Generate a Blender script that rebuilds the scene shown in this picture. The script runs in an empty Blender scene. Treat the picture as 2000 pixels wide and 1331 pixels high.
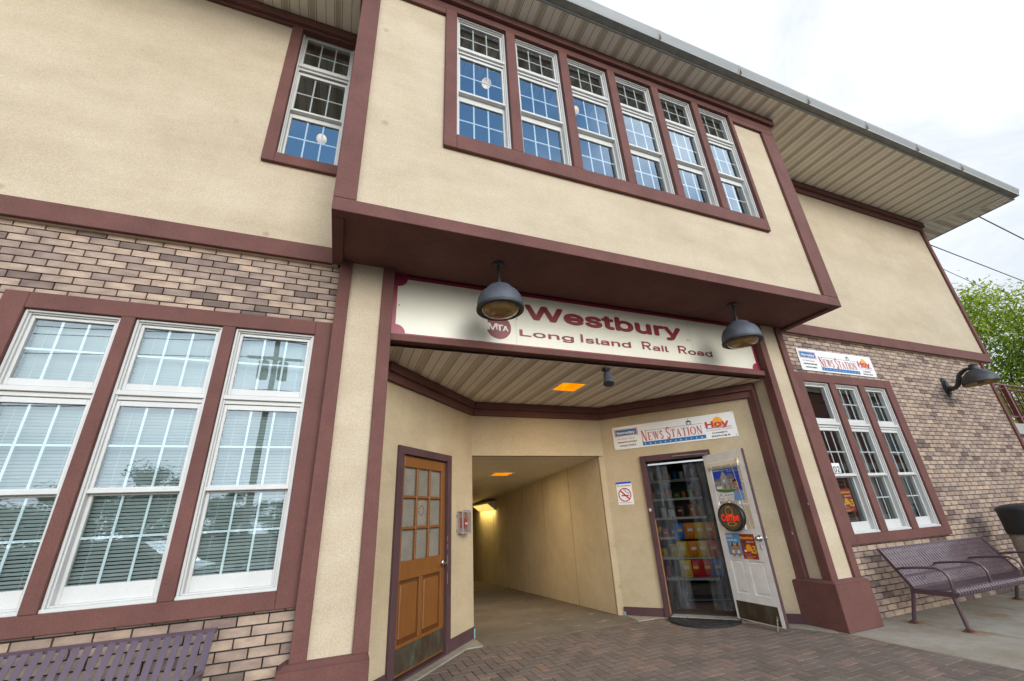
import bpy, bmesh, math, random
from mathutils import Matrix, Vector, noise
random.seed(7)
sc = bpy.context.scene
COL = sc.collection
R = math.radians

# ------------------------------------------------------------------ camera
cam_d = bpy.data.cameras.new('camera'); cam = bpy.data.objects.new('camera', cam_d); COL.objects.link(cam)
cr = Vector((0.93195807, -0.35925523, -0.04888595)); cu = Vector((-0.0983599, -0.38029719, 0.91961915)); cf = Vector((0.34896917, 0.85223807, 0.38975734))
cm = Matrix((cr, cu, -cf)).transposed().to_4x4(); cm.translation = Vector((-0.39285, -4.04216, 1.37176))
cam.matrix_world = cm
cam_d.sensor_fit = 'HORIZONTAL'; cam_d.sensor_width = 36.0; cam_d.lens = 14.716
cam_d.clip_start = 0.05; cam_d.clip_end = 2000
sc.camera = cam

# ------------------------------------------------------------------ world, sun, exposure
SUN_EL, SUN_AZ = R(20), R(168)      # azimuth clockwise from +Y
w = bpy.data.worlds.new('World'); sc.world = w; w.use_nodes = True
nt = w.node_tree; nt.nodes.clear()
def N(t, typ, **kw):
    n = t.nodes.new(typ)
    for k, v in kw.items():
        if k == 'inp':
            for a, b in v.items(): n.inputs[a].default_value = b
        else: setattr(n, k, v)
    return n
out = N(nt, 'ShaderNodeOutputWorld'); bg = N(nt, 'ShaderNodeBackground', inp={'Strength': 0.12})
sky = N(nt, 'ShaderNodeTexSky', sky_type='NISHITA', sun_disc=False, sun_elevation=SUN_EL, sun_rotation=SUN_AZ, air_density=1.3, dust_density=0.6, ozone_density=2.0)
tc = N(nt, 'ShaderNodeTexCoord')
# broad break in the overcast, high over the street
dot = N(nt, 'ShaderNodeVectorMath', operation='DOT_PRODUCT'); dot.inputs[1].default_value = Vector((0.08, -0.62, 0.78)).normalized()
nt.links.new(tc.outputs['Generated'], dot.inputs[0])
nz = N(nt, 'ShaderNodeTexNoise', inp={'Scale': 2.6, 'Detail': 7.0, 'Roughness': 0.55, 'Distortion': 0.4})
nt.links.new(tc.outputs['Generated'], nz.inputs['Vector'])
mr = N(nt, 'ShaderNodeMapRange', inp={'From Min': 0.74, 'From Max': 0.97, 'To Min': 0.0, 'To Max': 1.0}); mr.interpolation_type = 'SMOOTHSTEP'
ad = N(nt, 'ShaderNodeMath', operation='MULTIPLY_ADD'); ad.inputs[1].default_value = 0.42; 
nt.links.new(nz.outputs['Fac'], ad.inputs[0])
sb = N(nt, 'ShaderNodeMath', operation='SUBTRACT'); nt.links.new(dot.outputs['Value'], sb.inputs[0]); sb.inputs[1].default_value = 0.21
nt.links.new(sb.outputs[0], ad.inputs[2]); nt.links.new(ad.outputs[0], mr.inputs['Value'])
nz2 = N(nt, 'ShaderNodeTexNoise', inp={'Scale': 2.2, 'Detail': 8.0, 'Roughness': 0.6, 'Distortion': 0.6})
mp = N(nt, 'ShaderNodeMapping', inp={'Scale': (1.0, 1.0, 1.8), 'Location': (3.1, 1.7, 0.4)})
nt.links.new(tc.outputs['Generated'], mp.inputs['Vector']); nt.links.new(mp.outputs[0], nz2.inputs['Vector'])
cl = N(nt, 'ShaderNodeValToRGB'); cl.color_ramp.elements[0].position = 0.38; cl.color_ramp.elements[0].color = (2.05, 2.2, 2.42, 1)
cl.color_ramp.elements[1].position = 0.60; cl.color_ramp.elements[1].color = (2.9, 2.98, 3.1, 1)
nt.links.new(nz2.outputs['Fac'], cl.inputs['Fac'])
skm = N(nt, 'ShaderNodeMix', data_type='RGBA', blend_type='MULTIPLY'); skm.inputs[0].default_value = 1.0
nt.links.new(sky.outputs[0], skm.inputs[6]); skm.inputs[7].default_value = (0.44, 0.60, 0.70, 1)
mx = N(nt, 'ShaderNodeMix', data_type='RGBA')
# the overcast is thinner and brighter over the street, where the veiled sun stands
dt2 = N(nt, 'ShaderNodeVectorMath', operation='DOT_PRODUCT'); dt2.inputs[1].default_value = Vector((0.06, -0.90, 0.44)).normalized()
nt.links.new(tc.outputs['Generated'], dt2.inputs[0])
br = N(nt, 'ShaderNodeMapRange', inp={'From Min': 0.40, 'From Max': 0.97, 'To Min': 0.95, 'To Max': 2.9}); nt.links.new(dt2.outputs['Value'], br.inputs['Value'])
vs_ = N(nt, 'ShaderNodeVectorMath', operation='SCALE'); nt.links.new(cl.outputs[0], vs_.inputs[0]); nt.links.new(br.outputs[0], vs_.inputs['Scale'])
nt.links.new(mr.outputs[0], mx.inputs[0]); nt.links.new(vs_.outputs[0], mx.inputs[6]); nt.links.new(skm.outputs[2], mx.inputs[7])
nt.links.new(mx.outputs[2], bg.inputs['Color']); nt.links.new(bg.outputs[0], out.inputs['Surface'])
sd = bpy.data.lights.new('sun', 'SUN'); sd.energy = 0.6; sd.angle = R(31); sd.color = (1.0, 0.95, 0.88)
so = bpy.data.objects.new('sun', sd); COL.objects.link(so)
so.rotation_euler = (R(90) - SUN_EL, 0, math.pi - SUN_AZ); so.location = (4, -20, 20)
sc.view_settings.view_transform = 'Standard'; sc.view_settings.look = 'None'
sc.view_settings.exposure = 1.84; sc.view_settings.gamma = 1
sc.render.engine = 'CYCLES'
cy = sc.cycles; cy.use_denoising = True; cy.max_bounces = 10; cy.diffuse_bounces = 5; cy.glossy_bounces = 4; cy.transparent_max_bounces = 24; cy.caustics_reflective = False; cy.caustics_refractive = False

# ------------------------------------------------------------------ materials
def newmat(name):
    m = bpy.data.materials.new(name); m.use_nodes = True
    t = m.node_tree; t.nodes.clear()
    o = N(t, 'ShaderNodeOutputMaterial'); b = N(t, 'ShaderNodeBsdfPrincipled')
    t.links.new(b.outputs[0], o.inputs[0])
    return m, t, b
def noise_node(t, scale, detail=5, rough=0.55, stretch=None, obj=True):
    c = N(t, 'ShaderNodeTexCoord'); n = N(t, 'ShaderNodeTexNoise', inp={'Scale': scale, 'Detail': detail, 'Roughness': rough})
    g = N(t, 'ShaderNodeNewGeometry')
    src = g.outputs['Position']
    if stretch:
        mpn = N(t, 'ShaderNodeMapping', inp={'Scale': stretch}); t.links.new(src, mpn.inputs[0]); src = mpn.outputs[0]
    t.links.new(src, n.inputs['Vector']); return n
def ramp(t, src, stops):
    r = N(t, 'ShaderNodeValToRGB'); e = r.color_ramp.elements
    while len(e) < len(stops): e.new(0.5)
    for el, (p, c) in zip(e, stops): el.position = p; el.color = (*c, 1) if len(c) == 3 else c
    t.links.new(src, r.inputs[0]); return r.outputs[0]
def mixc(t, fac, a, b, mode='MIX'):
    m = N(t, 'ShaderNodeMix', data_type='RGBA', blend_type=mode)
    if isinstance(fac, (int, float)): m.inputs[0].default_value = fac
    else: t.links.new(fac, m.inputs[0])
    for s, i in ((a, 6), (b, 7)):
        if isinstance(s, tuple): m.inputs[i].default_value = (*s, 1) if len(s) == 3 else s
        else: t.links.new(s, m.inputs[i])
    return m.outputs[2]
def bump(t, b, src, strength, dist=0.01, prev=None):
    n = N(t, 'ShaderNodeBump', inp={'Strength': strength, 'Distance': dist}); t.links.new(src, n.inputs['Height'])
    if prev: t.links.new(prev, n.inputs['Normal'])
    t.links.new(n.outputs[0], b.inputs['Normal']); return n.outputs[0]
def pm(name, col, rough=0.6, metal=0.0, var=0.0, vscale=3.0, bscale=None, bstr=0.2, bdist=0.004, coat=0.0, emis=None, estr=1.0, spec=None, speck=0.0, stretch=None):
    m, t, b = newmat(name)
    b.inputs['Roughness'].default_value = rough; b.inputs['Metallic'].default_value = metal
    if spec is not None: b.inputs['Specular IOR Level'].default_value = spec
    c = col
    if var:
        n = noise_node(t, vscale, 6, 0.6, stretch)
        lo = tuple(x * (1 - var) for x in col); hi = tuple(min(1, x * (1 + var * 0.7)) for x in col)
        c = ramp(t, n.outputs['Fac'], [(0.3, lo), (0.7, hi)])
    if speck:
        n2 = noise_node(t, 160, 2, 0.6)
        f = ramp(t, n2.outputs['Fac'], [(0.35, (1 - speck,) * 3), (0.65, (1 + speck * 0.4,) * 3)])
        c = mixc(t, 1.0, c, f, 'MULTIPLY')
    if isinstance(c, tuple): b.inputs['Base Color'].default_value = (*c, 1)
    else: t.links.new(c, b.inputs['Base Color'])
    if bscale: 
        n = noise_node(t, bscale, 3, 0.6); bump(t, b, n.outputs['Fac'], bstr, bdist)
    if coat: b.inputs['Coat Weight'].default_value = coat
    if emis: b.inputs['Emission Color'].default_value = (*emis, 1); b.inputs['Emission Strength'].default_value = estr
    return m

def stucco_mat(name, base, dirt):
    m, t, b = newmat(name); b.inputs['Roughness'].default_value = 0.92; b.inputs['Specular IOR Level'].default_value = 0.2
    big = noise_node(t, 1.1, 6, 0.62, (0.55, 1, 1.5)); mid = noise_node(t, 3.4, 8, 0.66, (0.8, 1, 1.15)); fine = noise_node(t, 85, 3, 0.7)
    c = ramp(t, big.outputs['Fac'], [(0.32, dirt), (0.62, base)])
    c2 = ramp(t, mid.outputs['Fac'], [(0.25, (0.86, 0.82, 0.76)), (0.6, (1.02, 1.02, 1.02))])
    c = mixc(t, 0.5, c, c2, 'MULTIPLY')
    c3 = ramp(t, fine.outputs['Fac'], [(0.32, (0.83, 0.82, 0.80)), (0.64, (1.08, 1.08, 1.08))])
    c = mixc(t, 0.9, c, c3, 'MULTIPLY')
    # vertical dribbles of grime
    st = noise_node(t, 7.0, 4, 0.6, (1.0, 1.0, 0.10))
    c4 = ramp(t, st.outputs['Fac'], [(0.34, (0.84, 0.82, 0.78)), (0.5, (1, 1, 1))]); c = mixc(t, 0.12, c, c4, 'MULTIPLY')
    # a few dark smudges
    vo = N(t, 'ShaderNodeTexVoronoi', inp={'Scale': 1.25}); g = N(t, 'ShaderNodeNewGeometry'); t.links.new(g.outputs['Position'], vo.inputs['Vector'])
    sp = ramp(t, vo.outputs['Distance'], [(0.0, (0.62, 0.58, 0.52)), (0.055, (1, 1, 1))]); c = mixc(t, 0.8, c, sp, 'MULTIPLY')
    t.links.new(c, b.inputs['Base Color'])
    f2 = noise_node(t, 75, 3, 0.7); bump(t, b, f2.outputs['Fac'], 0.35, 0.006)
    return m

def brick_mat():
    m, t, b = newmat('flashed_brick'); b.inputs['Roughness'].default_value = 0.72
    at = N(t, 'ShaderNodeAttribute', attribute_name='rnd'); uv = N(t, 'ShaderNodeUVMap')
    base = ramp(t, at.outputs['Fac'], [(0.0, (0.15, 0.106, 0.086)), (0.06, (0.17, 0.120, 0.096)), (0.09, (0.262, 0.190, 0.158)), (0.3, (0.325, 0.241, 0.190)), (0.6, (0.385, 0.287, 0.218)), (0.85, (0.45, 0.337, 0.248)), (1.0, (0.40, 0.302, 0.236))])
    n = noise_node(t, 7.5, 4, 0.55, (0.8, 1, 2.2))
    fl = ramp(t, n.outputs['Fac'], [(0.34, (0.74, 0.685, 0.68)), (0.60, (1.16, 1.14, 1.10))])
    c = mixc(t, 0.85, base, fl, 'MULTIPLY')
    sx = N(t, 'ShaderNodeSeparateXYZ'); t.links.new(uv.outputs[0], sx.inputs[0])
    ex = ramp(t, sx.outputs[0], [(0.0, (0.80, 0.76, 0.76)), (0.3, (1, 1, 1)), (0.75, (1, 1, 1)), (1.0, (0.86, 0.82, 0.8))]); c = mixc(t, 0.8, c, ex, 'MULTIPLY')
    f = noise_node(t, 90, 3, 0.7); c = mixc(t, 0.5, c, ramp(t, f.outputs['Fac'], [(0.3, (0.8, 0.8, 0.8)), (0.65, (1.08, 1.08, 1.08))]), 'MULTIPLY')
    t.links.new(c, b.inputs['Base Color']); bump(t, b, f.outputs['Fac'], 0.25, 0.003)
    return m

def paver_mat():
    m, t, b = newmat('brown_paver'); b.inputs['Roughness'].default_value = 0.85
    at = N(t, 'ShaderNodeAttribute', attribute_name='rnd')
    base = ramp(t, at.outputs['Fac'], [(0.0, (0.148, 0.115, 0.095)), (0.4, (0.170, 0.130, 0.105)), (0.8, (0.188, 0.140, 0.111)), (0.93, (0.21, 0.145, 0.113)), (1.0, (0.23, 0.152, 0.113))])
    n = noise_node(t, 2.2, 5, 0.6); c = mixc(t, 0.8, base, ramp(t, n.outputs['Fac'], [(0.3, (0.72, 0.72, 0.72)), (0.7, (1.15, 1.15, 1.15))]), 'MULTIPLY')
    f = noise_node(t, 120, 3, 0.75); c = mixc(t, 0.7, c, ramp(t, f.outputs['Fac'], [(0.3, (0.6, 0.6, 0.6)), (0.7, (1.35, 1.33, 1.3))]), 'MULTIPLY')
    t.links.new(c, b.inputs['Base Color']); bump(t, b, f.outputs['Fac'], 0.4, 0.003); return m

def concrete_mat(name, base, stain, patch=None, rust=()):
    m, t, b = newmat(name); b.inputs['Roughness'].default_value = 0.9
    n = noise_node(t, 1.6, 7, 0.65); c = ramp(t, n.outputs['Fac'], [(0.34, stain), (0.62, base)])
    n3 = noise_node(t, 9, 5, 0.6); c = mixc(t, 0.6, c, ramp(t, n3.outputs['Fac'], [(0.3, (0.78, 0.77, 0.75)), (0.62, (1.05, 1.05, 1.05))]), 'MULTIPLY')
    if patch:
        n2 = noise_node(t, 2.3, 6, 0.7, (1, 2.2, 1)); f = ramp(t, n2.outputs['Fac'], [(0.61, (0, 0, 0)), (0.66, (1, 1, 1))]); c = mixc(t, f, c, patch)
    for p in rust:
        g = N(t, 'ShaderNodeNewGeometry'); v = N(t, 'ShaderNodeVectorMath', operation='DISTANCE'); t.links.new(g.outputs['Position'], v.inputs[0]); v.inputs[1].default_value = p
        wob = N(t, 'ShaderNodeMath', operation='MULTIPLY_ADD'); wob.inputs[1].default_value = 0.35; t.links.new(n3.outputs['Fac'], wob.inputs[0]); t.links.new(v.outputs['Value'], wob.inputs[2])
        c = mixc(t, ramp(t, wob.outputs[0], [(0.22, (0.75,) * 3), (0.36, (0, 0, 0))]), c, (0.26, 0.145, 0.06))
    f = noise_node(t, 180, 2, 0.7); c = mixc(t, 0.6, c, ramp(t, f.outputs['Fac'], [(0.3, (0.75, 0.75, 0.74)), (0.7, (1.12, 1.12, 1.12))]), 'MULTIPLY')
    t.links.new(c, b.inputs['Base Color']); bump(t, b, f.outputs['Fac'], 0.3, 0.003); return m

def glass_mat(name, refl, tint=(1, 1, 1), trans=(0.93, 0.96, 0.96), rough=0.0):
    m, t, b = newmat(name); t.nodes.remove(b); o = t.nodes['Material Output']
    tr = N(t, 'ShaderNodeBsdfTransparent'); tr.inputs[0].default_value = (*trans, 1)
    gl = N(t, 'ShaderNodeBsdfGlossy', inp={'Roughness': rough}); gl.inputs[0].default_value = (*tint, 1)
    lw = N(t, 'ShaderNodeLayerWeight', inp={'Blend': 0.5}); fr = N(t, 'ShaderNodeMath', operation='POWER'); fr.inputs[1].default_value = 4.0; t.links.new(lw.outputs['Facing'], fr.inputs[0])
    ma = N(t, 'ShaderNodeMath', operation='MULTIPLY_ADD', use_clamp=True); ma.inputs[1].default_value = 0.8 - refl * 0.5; ma.inputs[2].default_value = refl + 0.045; t.links.new(fr.outputs[0], ma.inputs[0])
    # very slight waviness of the pane
    n = noise_node(t, 1.3, 2, 0.5); bp = N(t, 'ShaderNodeBump', inp={'Strength': 0.035, 'Distance': 0.02}); t.links.new(n.outputs['Fac'], bp.inputs['Height']); t.links.new(bp.outputs[0], gl.inputs['Normal'])
    ms = N(t, 'ShaderNodeMixShader'); t.links.new(ma.outputs[0], ms.inputs[0]); t.links.new(tr.outputs[0], ms.inputs[1]); t.links.new(gl.outputs[0], ms.inputs[2])
    t.links.new(ms.outputs[0], o.inputs[0]); return m

def emit_mat(name, col, strength, var=0.0):
    m, t, b = newmat(name); t.nodes.remove(b); e = N(t, 'ShaderNodeEmission', inp={'Strength': strength}); e.inputs[0].default_value = (*col, 1)
    if var:
        n = noise_node(t, 9, 3, 0.5); t.links.new(ramp(t, n.outputs['Fac'], [(0.35, tuple(c * (1 - var) for c in col)), (0.7, tuple(min(1.5, c * (1 + var)) for c in col))]), e.inputs[0])
    t.links.new(e.outputs[0], t.nodes['Material Output'].inputs[0]); return m

def leaf_mat(name, a, b2):
    m, t, b = newmat(name); b.inputs['Roughness'].default_value = 0.6
    at = N(t, 'ShaderNodeAttribute', attribute_name='rnd'); c = ramp(t, at.outputs['Fac'], [(0.0, a), (1.0, b2)])
    t.links.new(c, b.inputs['Base Color'])
    tl = N(t, 'ShaderNodeBsdfTranslucent'); t.links.new(c, tl.inputs[0]); ms = N(t, 'ShaderNodeMixShader', inp={'Fac': 0.4})
    t.links.new(b.outputs[0], ms.inputs[1]); t.links.new(tl.outputs[0], ms.inputs[2]); t.links.new(ms.outputs[0], t.nodes['Material Output'].inputs[0]); return m

def wood_mat():
    m, t, b = newmat('orange_brown_door_paint'); b.inputs['Roughness'].default_value = 0.42
    n = noise_node(t, 6, 6, 0.6, (6, 6, 0.7)); c = ramp(t, n.outputs['Fac'], [(0.3, (0.165, 0.060, 0.012)), (0.7, (0.22, 0.082, 0.017))]); t.links.new(c, b.inputs['Base Color'])
    bump(t, b, n.outputs['Fac'], 0.08, 0.003); return m

def trim_mat(name, col):
    m, t, b = newmat(name); b.inputs['Roughness'].default_value = 0.78; b.inputs['Specular IOR Level'].default_value = 0.3
    n = noise_node(t, 3.0, 6, 0.6); c = ramp(t, n.outputs['Fac'], [(0.3, tuple(x * 0.82 for x in col)), (0.68, tuple(x * 1.12 for x in col))])
    f = noise_node(t, 70, 3, 0.75); c = mixc(t, 0.7, c, ramp(t, f.outputs['Fac'], [(0.3, (0.70, 0.75, 0.75)), (0.68, (1.15, 1.15, 1.15))]), 'MULTIPLY')
    # small chips and scuffs of pale primer
    ch = noise_node(t, 14, 6, 0.75); fm = ramp(t, ch.outputs['Fac'], [(0.735, (0, 0, 0)), (0.75, (1, 1, 1))]); c = mixc(t, fm, c, (0.36, 0.27, 0.25))
    t.links.new(c, b.inputs['Base Color']); bump(t, b, f.outputs['Fac'], 0.3, 0.004); return m

def pewter_mat():
    m, t, b = newmat('weathered_kickplate'); b.inputs['Metallic'].default_value = 0.35; b.inputs['Roughness'].default_value = 0.5
    n = noise_node(t, 5, 6, 0.7, (1, 1, 0.5)); c = ramp(t, n.outputs['Fac'], [(0.3, (0.035, 0.022, 0.015)), (0.5, (0.075, 0.052, 0.03)), (0.66, (0.10, 0.115, 0.085))]); t.links.new(c, b.inputs['Base Color']); return m

def soffit_mat(name, col):
    return pm(name, col, 0.55, var=0.10, vscale=2.5, stretch=(1, 0.5, 1))

M = {}
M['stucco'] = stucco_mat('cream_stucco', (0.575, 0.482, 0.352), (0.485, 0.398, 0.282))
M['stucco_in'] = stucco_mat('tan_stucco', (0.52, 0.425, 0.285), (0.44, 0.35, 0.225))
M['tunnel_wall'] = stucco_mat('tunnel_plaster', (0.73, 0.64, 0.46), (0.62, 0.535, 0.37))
M['trim'] = trim_mat('maroon_trim', (0.150, 0.062, 0.051))
M['trim_dk'] = trim_mat('dark_maroon_trim', (0.105, 0.044, 0.037))
M['frame_plum'] = trim_mat('plum_door_frame', (0.085, 0.042, 0.045))
M['brick'] = brick_mat()
M['mortar'] = pm('dark_mortar', (0.028, 0.027, 0.025), 0.95, var=0.3, vscale=20)
M['white'] = pm('white_vinyl', (0.60, 0.595, 0.565), 0.4, var=0.06, vscale=4, speck=0.05)
M['muntin'] = pm('pale_muntin', (0.72, 0.76, 0.76), 0.4, var=0.03)
M['glass'] = glass_mat('window_glass', 0.23, (0.80, 0.93, 1.0))
M['glass_low'] = glass_mat('blind_window_glass', 0.11, (0.78, 0.92, 1.0), (0.84, 0.93, 0.93))
M['glass_r'] = glass_mat('shop_window_glass', 0.17, (0.95, 1, 1), (0.92, 0.97, 0.97))
M['blind'] = pm('white_blind', (0.66, 0.71, 0.69), 0.5, var=0.03)
M['soffit'] = soffit_mat('soffit_panel', (0.84, 0.78, 0.66))
M['soffit_dk'] = pm('soffit_groove', (0.30, 0.245, 0.165), 0.7)
M['soffit_perf'] = None
M['gutter'] = pm('grey_gutter', (0.25, 0.258, 0.25), 0.45, var=0.12, vscale=3, stretch=(0.4, 1, 1), speck=0.06)
M['gutter_dk'] = pm('mottled_gutter_underside', (0.24, 0.24, 0.215), 0.6, var=0.25, vscale=6)  # underside grey, slightly darker and more mottled than the gutter front
M['roof'] = pm('roof_shingle', (0.12, 0.11, 0.10), 0.9, var=0.2, vscale=8)
M['dark_room'] = pm('dark_interior', (0.06, 0.05, 0.045), 0.9, var=0.1)
M['room'] = pm('shop_interior', (0.17, 0.145, 0.125), 0.9, var=0.1)
M['door'] = wood_mat()
M['door_groove'] = pm('door_groove', (0.10, 0.032, 0.006), 0.5)
M['kick'] = pewter_mat()
M['chrome'] = pm('brushed_steel', (0.62, 0.62, 0.62), 0.25, 1.0)
M['wdoor'] = pm('scuffed_white_door', (0.80, 0.80, 0.79), 0.45, var=0.10, vscale=7, speck=0.1)
M['black'] = pm('black_plastic', (0.015, 0.015, 0.016), 0.5)
M['charcoal'] = pm('charcoal_metal', (0.03, 0.031, 0.034), 0.5, var=0.2, vscale=12)
M['bluegrey'] = pm('weathered_blue_grey_shade', (0.078, 0.085, 0.103), 0.55, 0.1, var=0.22, vscale=9, speck=0.08)
M['bench'] = pm('plum_brown_steel', (0.105, 0.066, 0.082), 0.3, 0.2, var=0.1, vscale=5, coat=0.3)
M['rust'] = pm('rust', (0.14, 0.06, 0.03), 0.85, var=0.4, vscale=15)
M['amber_glass'] = pm('amber_lens', (0.27, 0.165, 0.045), 0.15, var=0.35, vscale=14, coat=0.5)
M['reflector'] = pm('amber_reflector', (0.50, 0.35, 0.14), 0.35, 0.3, var=0.2, vscale=10)
M['paver'] = paver_mat()
M['sand'] = pm('joint_sand', (0.15, 0.115, 0.088), 1.0, var=0.3, vscale=30)
M['concrete'] = concrete_mat('sidewalk_concrete', (0.36, 0.325, 0.265), (0.27, 0.225, 0.165), rust=((6.13, -0.29, 0), (6.12, -0.82, 0), (8.48, -0.30, 0), (7.2, -0.55, 0)))
M['concrete_t'] = concrete_mat('tunnel_floor_concrete', (0.20, 0.165, 0.12), (0.145, 0.115, 0.08), (0.33, 0.29, 0.235))
M['concrete_g'] = concrete_mat('grey_concrete', (0.42, 0.40, 0.37), (0.32, 0.30, 0.27))
M['asphalt'] = pm('asphalt', (0.12, 0.12, 0.117), 0.9, var=0.25, vscale=3, speck=0.3)
M['verge'] = pm('verge_ground', (0.09, 0.10, 0.05), 1.0, var=0.4, vscale=1.5)
M['bark'] = pm('bark', (0.075, 0.058, 0.045), 0.95, var=0.3, vscale=10, bscale=20, bstr=0.5)
M['leaf_bright'] = leaf_mat('locust_leaves', (0.05, 0.13, 0.012), (0.46, 0.56, 0.03))
M['leaf'] = leaf_mat('street_tree_leaves', (0.025, 0.06, 0.012), (0.07, 0.12, 0.025))
M['sign_cream'] = pm('cream_sign_board', (0.72, 0.69, 0.56), 0.35, var=0.05, vscale=2)
M['sign_red'] = pm('sign_maroon', (0.22, 0.009, 0.018), 0.45, var=0.12, vscale=10)
M['sign_border'] = pm('sign_crimson_border', (0.27, 0.018, 0.055), 0.45, var=0.1, vscale=6)
M['sign_white'] = pm('white_sign_board', (0.76, 0.76, 0.73), 0.3, var=0.04, vscale=5)
def flat(name, c, rough=0.45): 
    M[name] = pm(name, c, rough, var=0.05, vscale=20)
for nm, c in dict(ink_red=(0.52, 0.025, 0.04), ink_blue=(0.01, 0.13, 0.36), ink_black=(0.03, 0.03, 0.035), ink_grey=(0.30, 0.31, 0.31), ink_orange=(0.85, 0.36, 0.015), ink_white=(0.78, 0.78, 0.76), ink_royal=(0.012, 0.06, 0.50), ink_sky=(0.09, 0.30, 0.62), ink_green=(0.22, 0.55, 0.02), ink_lawn=(0.07, 0.19, 0.02), ink_skin=(0.42, 0.19, 0.10), ink_hair=(0.02, 0.012, 0.01), ink_shirt=(0.16, 0.34, 0.68), ink_house=(0.34, 0.34, 0.33), ink_roof=(0.17, 0.17, 0.18), ink_dkred=(0.30, 0.018, 0.018), ink_yellow=(0.82, 0.55, 0.02), ink_coffee=(0.46, 0.20, 0.04), ink_brown=(0.14, 0.06, 0.035), ink_teal=(0.03, 0.26, 0.28), ink_pale=(0.55, 0.62, 0.70), chip_red=(0.42, 0.02, 0.02), chip_orange=(0.55, 0.18, 0.02), chip_yellow=(0.6, 0.40, 0.04), chip_blue=(0.03, 0.13, 0.38), chip_green=(0.15, 0.33, 0.04), chip_white=(0.6, 0.6, 0.58), chip_purple=(0.2, 0.04, 0.22)).items(): flat(nm, c)
M['aqua_chip'] = pm('exposed_aqua_primer', (0.22, 0.50, 0.52), 0.8, var=0.5, vscale=30)
M['bare_wood'] = pm('bare_orange_wood', (0.45, 0.20, 0.05), 0.7, var=0.3, vscale=12)
M['led_face'] = pm('smoked_led_panel', (0.055, 0.05, 0.042), 0.12, coat=0.6)
M['led_red'] = emit_mat('red_leds', (1.0, 0.02, 0.012), 0.36)
M['led_amber'] = emit_mat('amber_leds', (1.0, 0.33, 0.02), 0.11)
M['amber_lit'] = emit_mat('lit_amber_panel', (1.0, 0.27, 0.0), 0.37, 0.25)
M['tube_lit'] = emit_mat('lit_tube_lens', (1.0, 0.70, 0.18), 0.32, 0.25)
M['globe_lit'] = emit_mat('lit_globe', (1.0, 0.70, 0.36), 0.30, 0.45)
M['clear'] = glass_mat('clear_polycarbonate', 0.01, (1, 1, 1), (0.90, 0.88, 0.91))
M['rubber'] = pm('black_rubber', (0.022, 0.021, 0.02), 0.75, var=0.3, vscale=8, bscale=60, bstr=0.6)
M['tile'] = pm('brown_floor_tile', (0.16, 0.11, 0.085), 0.3, var=0.25, vscale=2)
M['mesh_grey'] = pm('expanded_metal', (0.16, 0.15, 0.13), 0.5, 0.3)
M['behind_mesh'] = pm('dusty_pane', (0.36, 0.335, 0.28), 0.6, var=0.25, vscale=5)
M['redbrick'] = pm('red_brick_building', (0.20, 0.085, 0.06), 0.85, var=0.25, vscale=9)
M['limestone'] = pm('limestone_band', (0.42, 0.37, 0.29), 0.8, var=0.1)
M['carpaint'] = pm('silver_car_paint', (0.55, 0.56, 0.57), 0.25, 0.3, coat=0.8)
M['tyre'] = pm('tyre', (0.02, 0.02, 0.02), 0.8)
M['carglass'] = pm('car_glass', (0.02, 0.025, 0.03), 0.05, spec=0.8)
M['pole_wood'] = pm('pole_wood', (0.30, 0.27, 0.23), 0.9, var=0.3, vscale=6, stretch=(4, 4, 0.4))
M['rail_red'] = pm('maroon_railing', (0.13, 0.035, 0.03), 0.45, var=0.1)
M['curtain'] = pm('grey_drape', (0.30, 0.31, 0.29), 0.9, var=0.1)
M['aggregate'] = pm('tan_aggregate', (0.30, 0.25, 0.20), 0.85, var=0.25, vscale=25, speck=0.35)
def vinyl_mat():
    m, t, b = newmat('clear_vinyl_strip'); o = t.nodes['Material Output']
    b.inputs['Base Color'].default_value = (0.26, 0.275, 0.29, 1); b.inputs['Roughness'].default_value = 0.10
    n = noise_node(t, 5, 4, 0.6, (2.5, 2.5, 0.5)); bump(t, b, n.outputs['Fac'], 0.5, 0.03)
    tr = N(t, 'ShaderNodeBsdfTransparent'); tr.inputs[0].default_value = (0.86, 0.88, 0.88, 1)
    f = N(t, 'ShaderNodeMapRange', inp={'From Min': 0.35, 'From Max': 0.75, 'To Min': 0.05, 'To Max': 0.32}); t.links.new(n.outputs['Fac'], f.inputs[0])
    ms = N(t, 'ShaderNodeMixShader'); t.links.new(f.outputs[0], ms.inputs[0]); t.links.new(tr.outputs[0], ms.inputs[1]); t.links.new(b.outputs[0], ms.inputs[2]); t.links.new(ms.outputs[0], o.inputs[0]); return m
M['vinyl'] = vinyl_mat()
def perf_mat():
    m, t, b = newmat('perforated_soffit_strip'); b.inputs['Roughness'].default_value = 0.6
    g = N(t, 'ShaderNodeNewGeometry'); v = N(t, 'ShaderNodeTexVoronoi', inp={'Scale': 70.0, 'Randomness': 0.0}); t.links.new(g.outputs['Position'], v.inputs['Vector'])
    c = ramp(t, v.outputs['Distance'], [(0.30, (0.16, 0.125, 0.08)), (0.42, (0.62, 0.54, 0.41))]); t.links.new(c, b.inputs['Base Color']); return m
M['soffit_perf'] = perf_mat()

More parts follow.
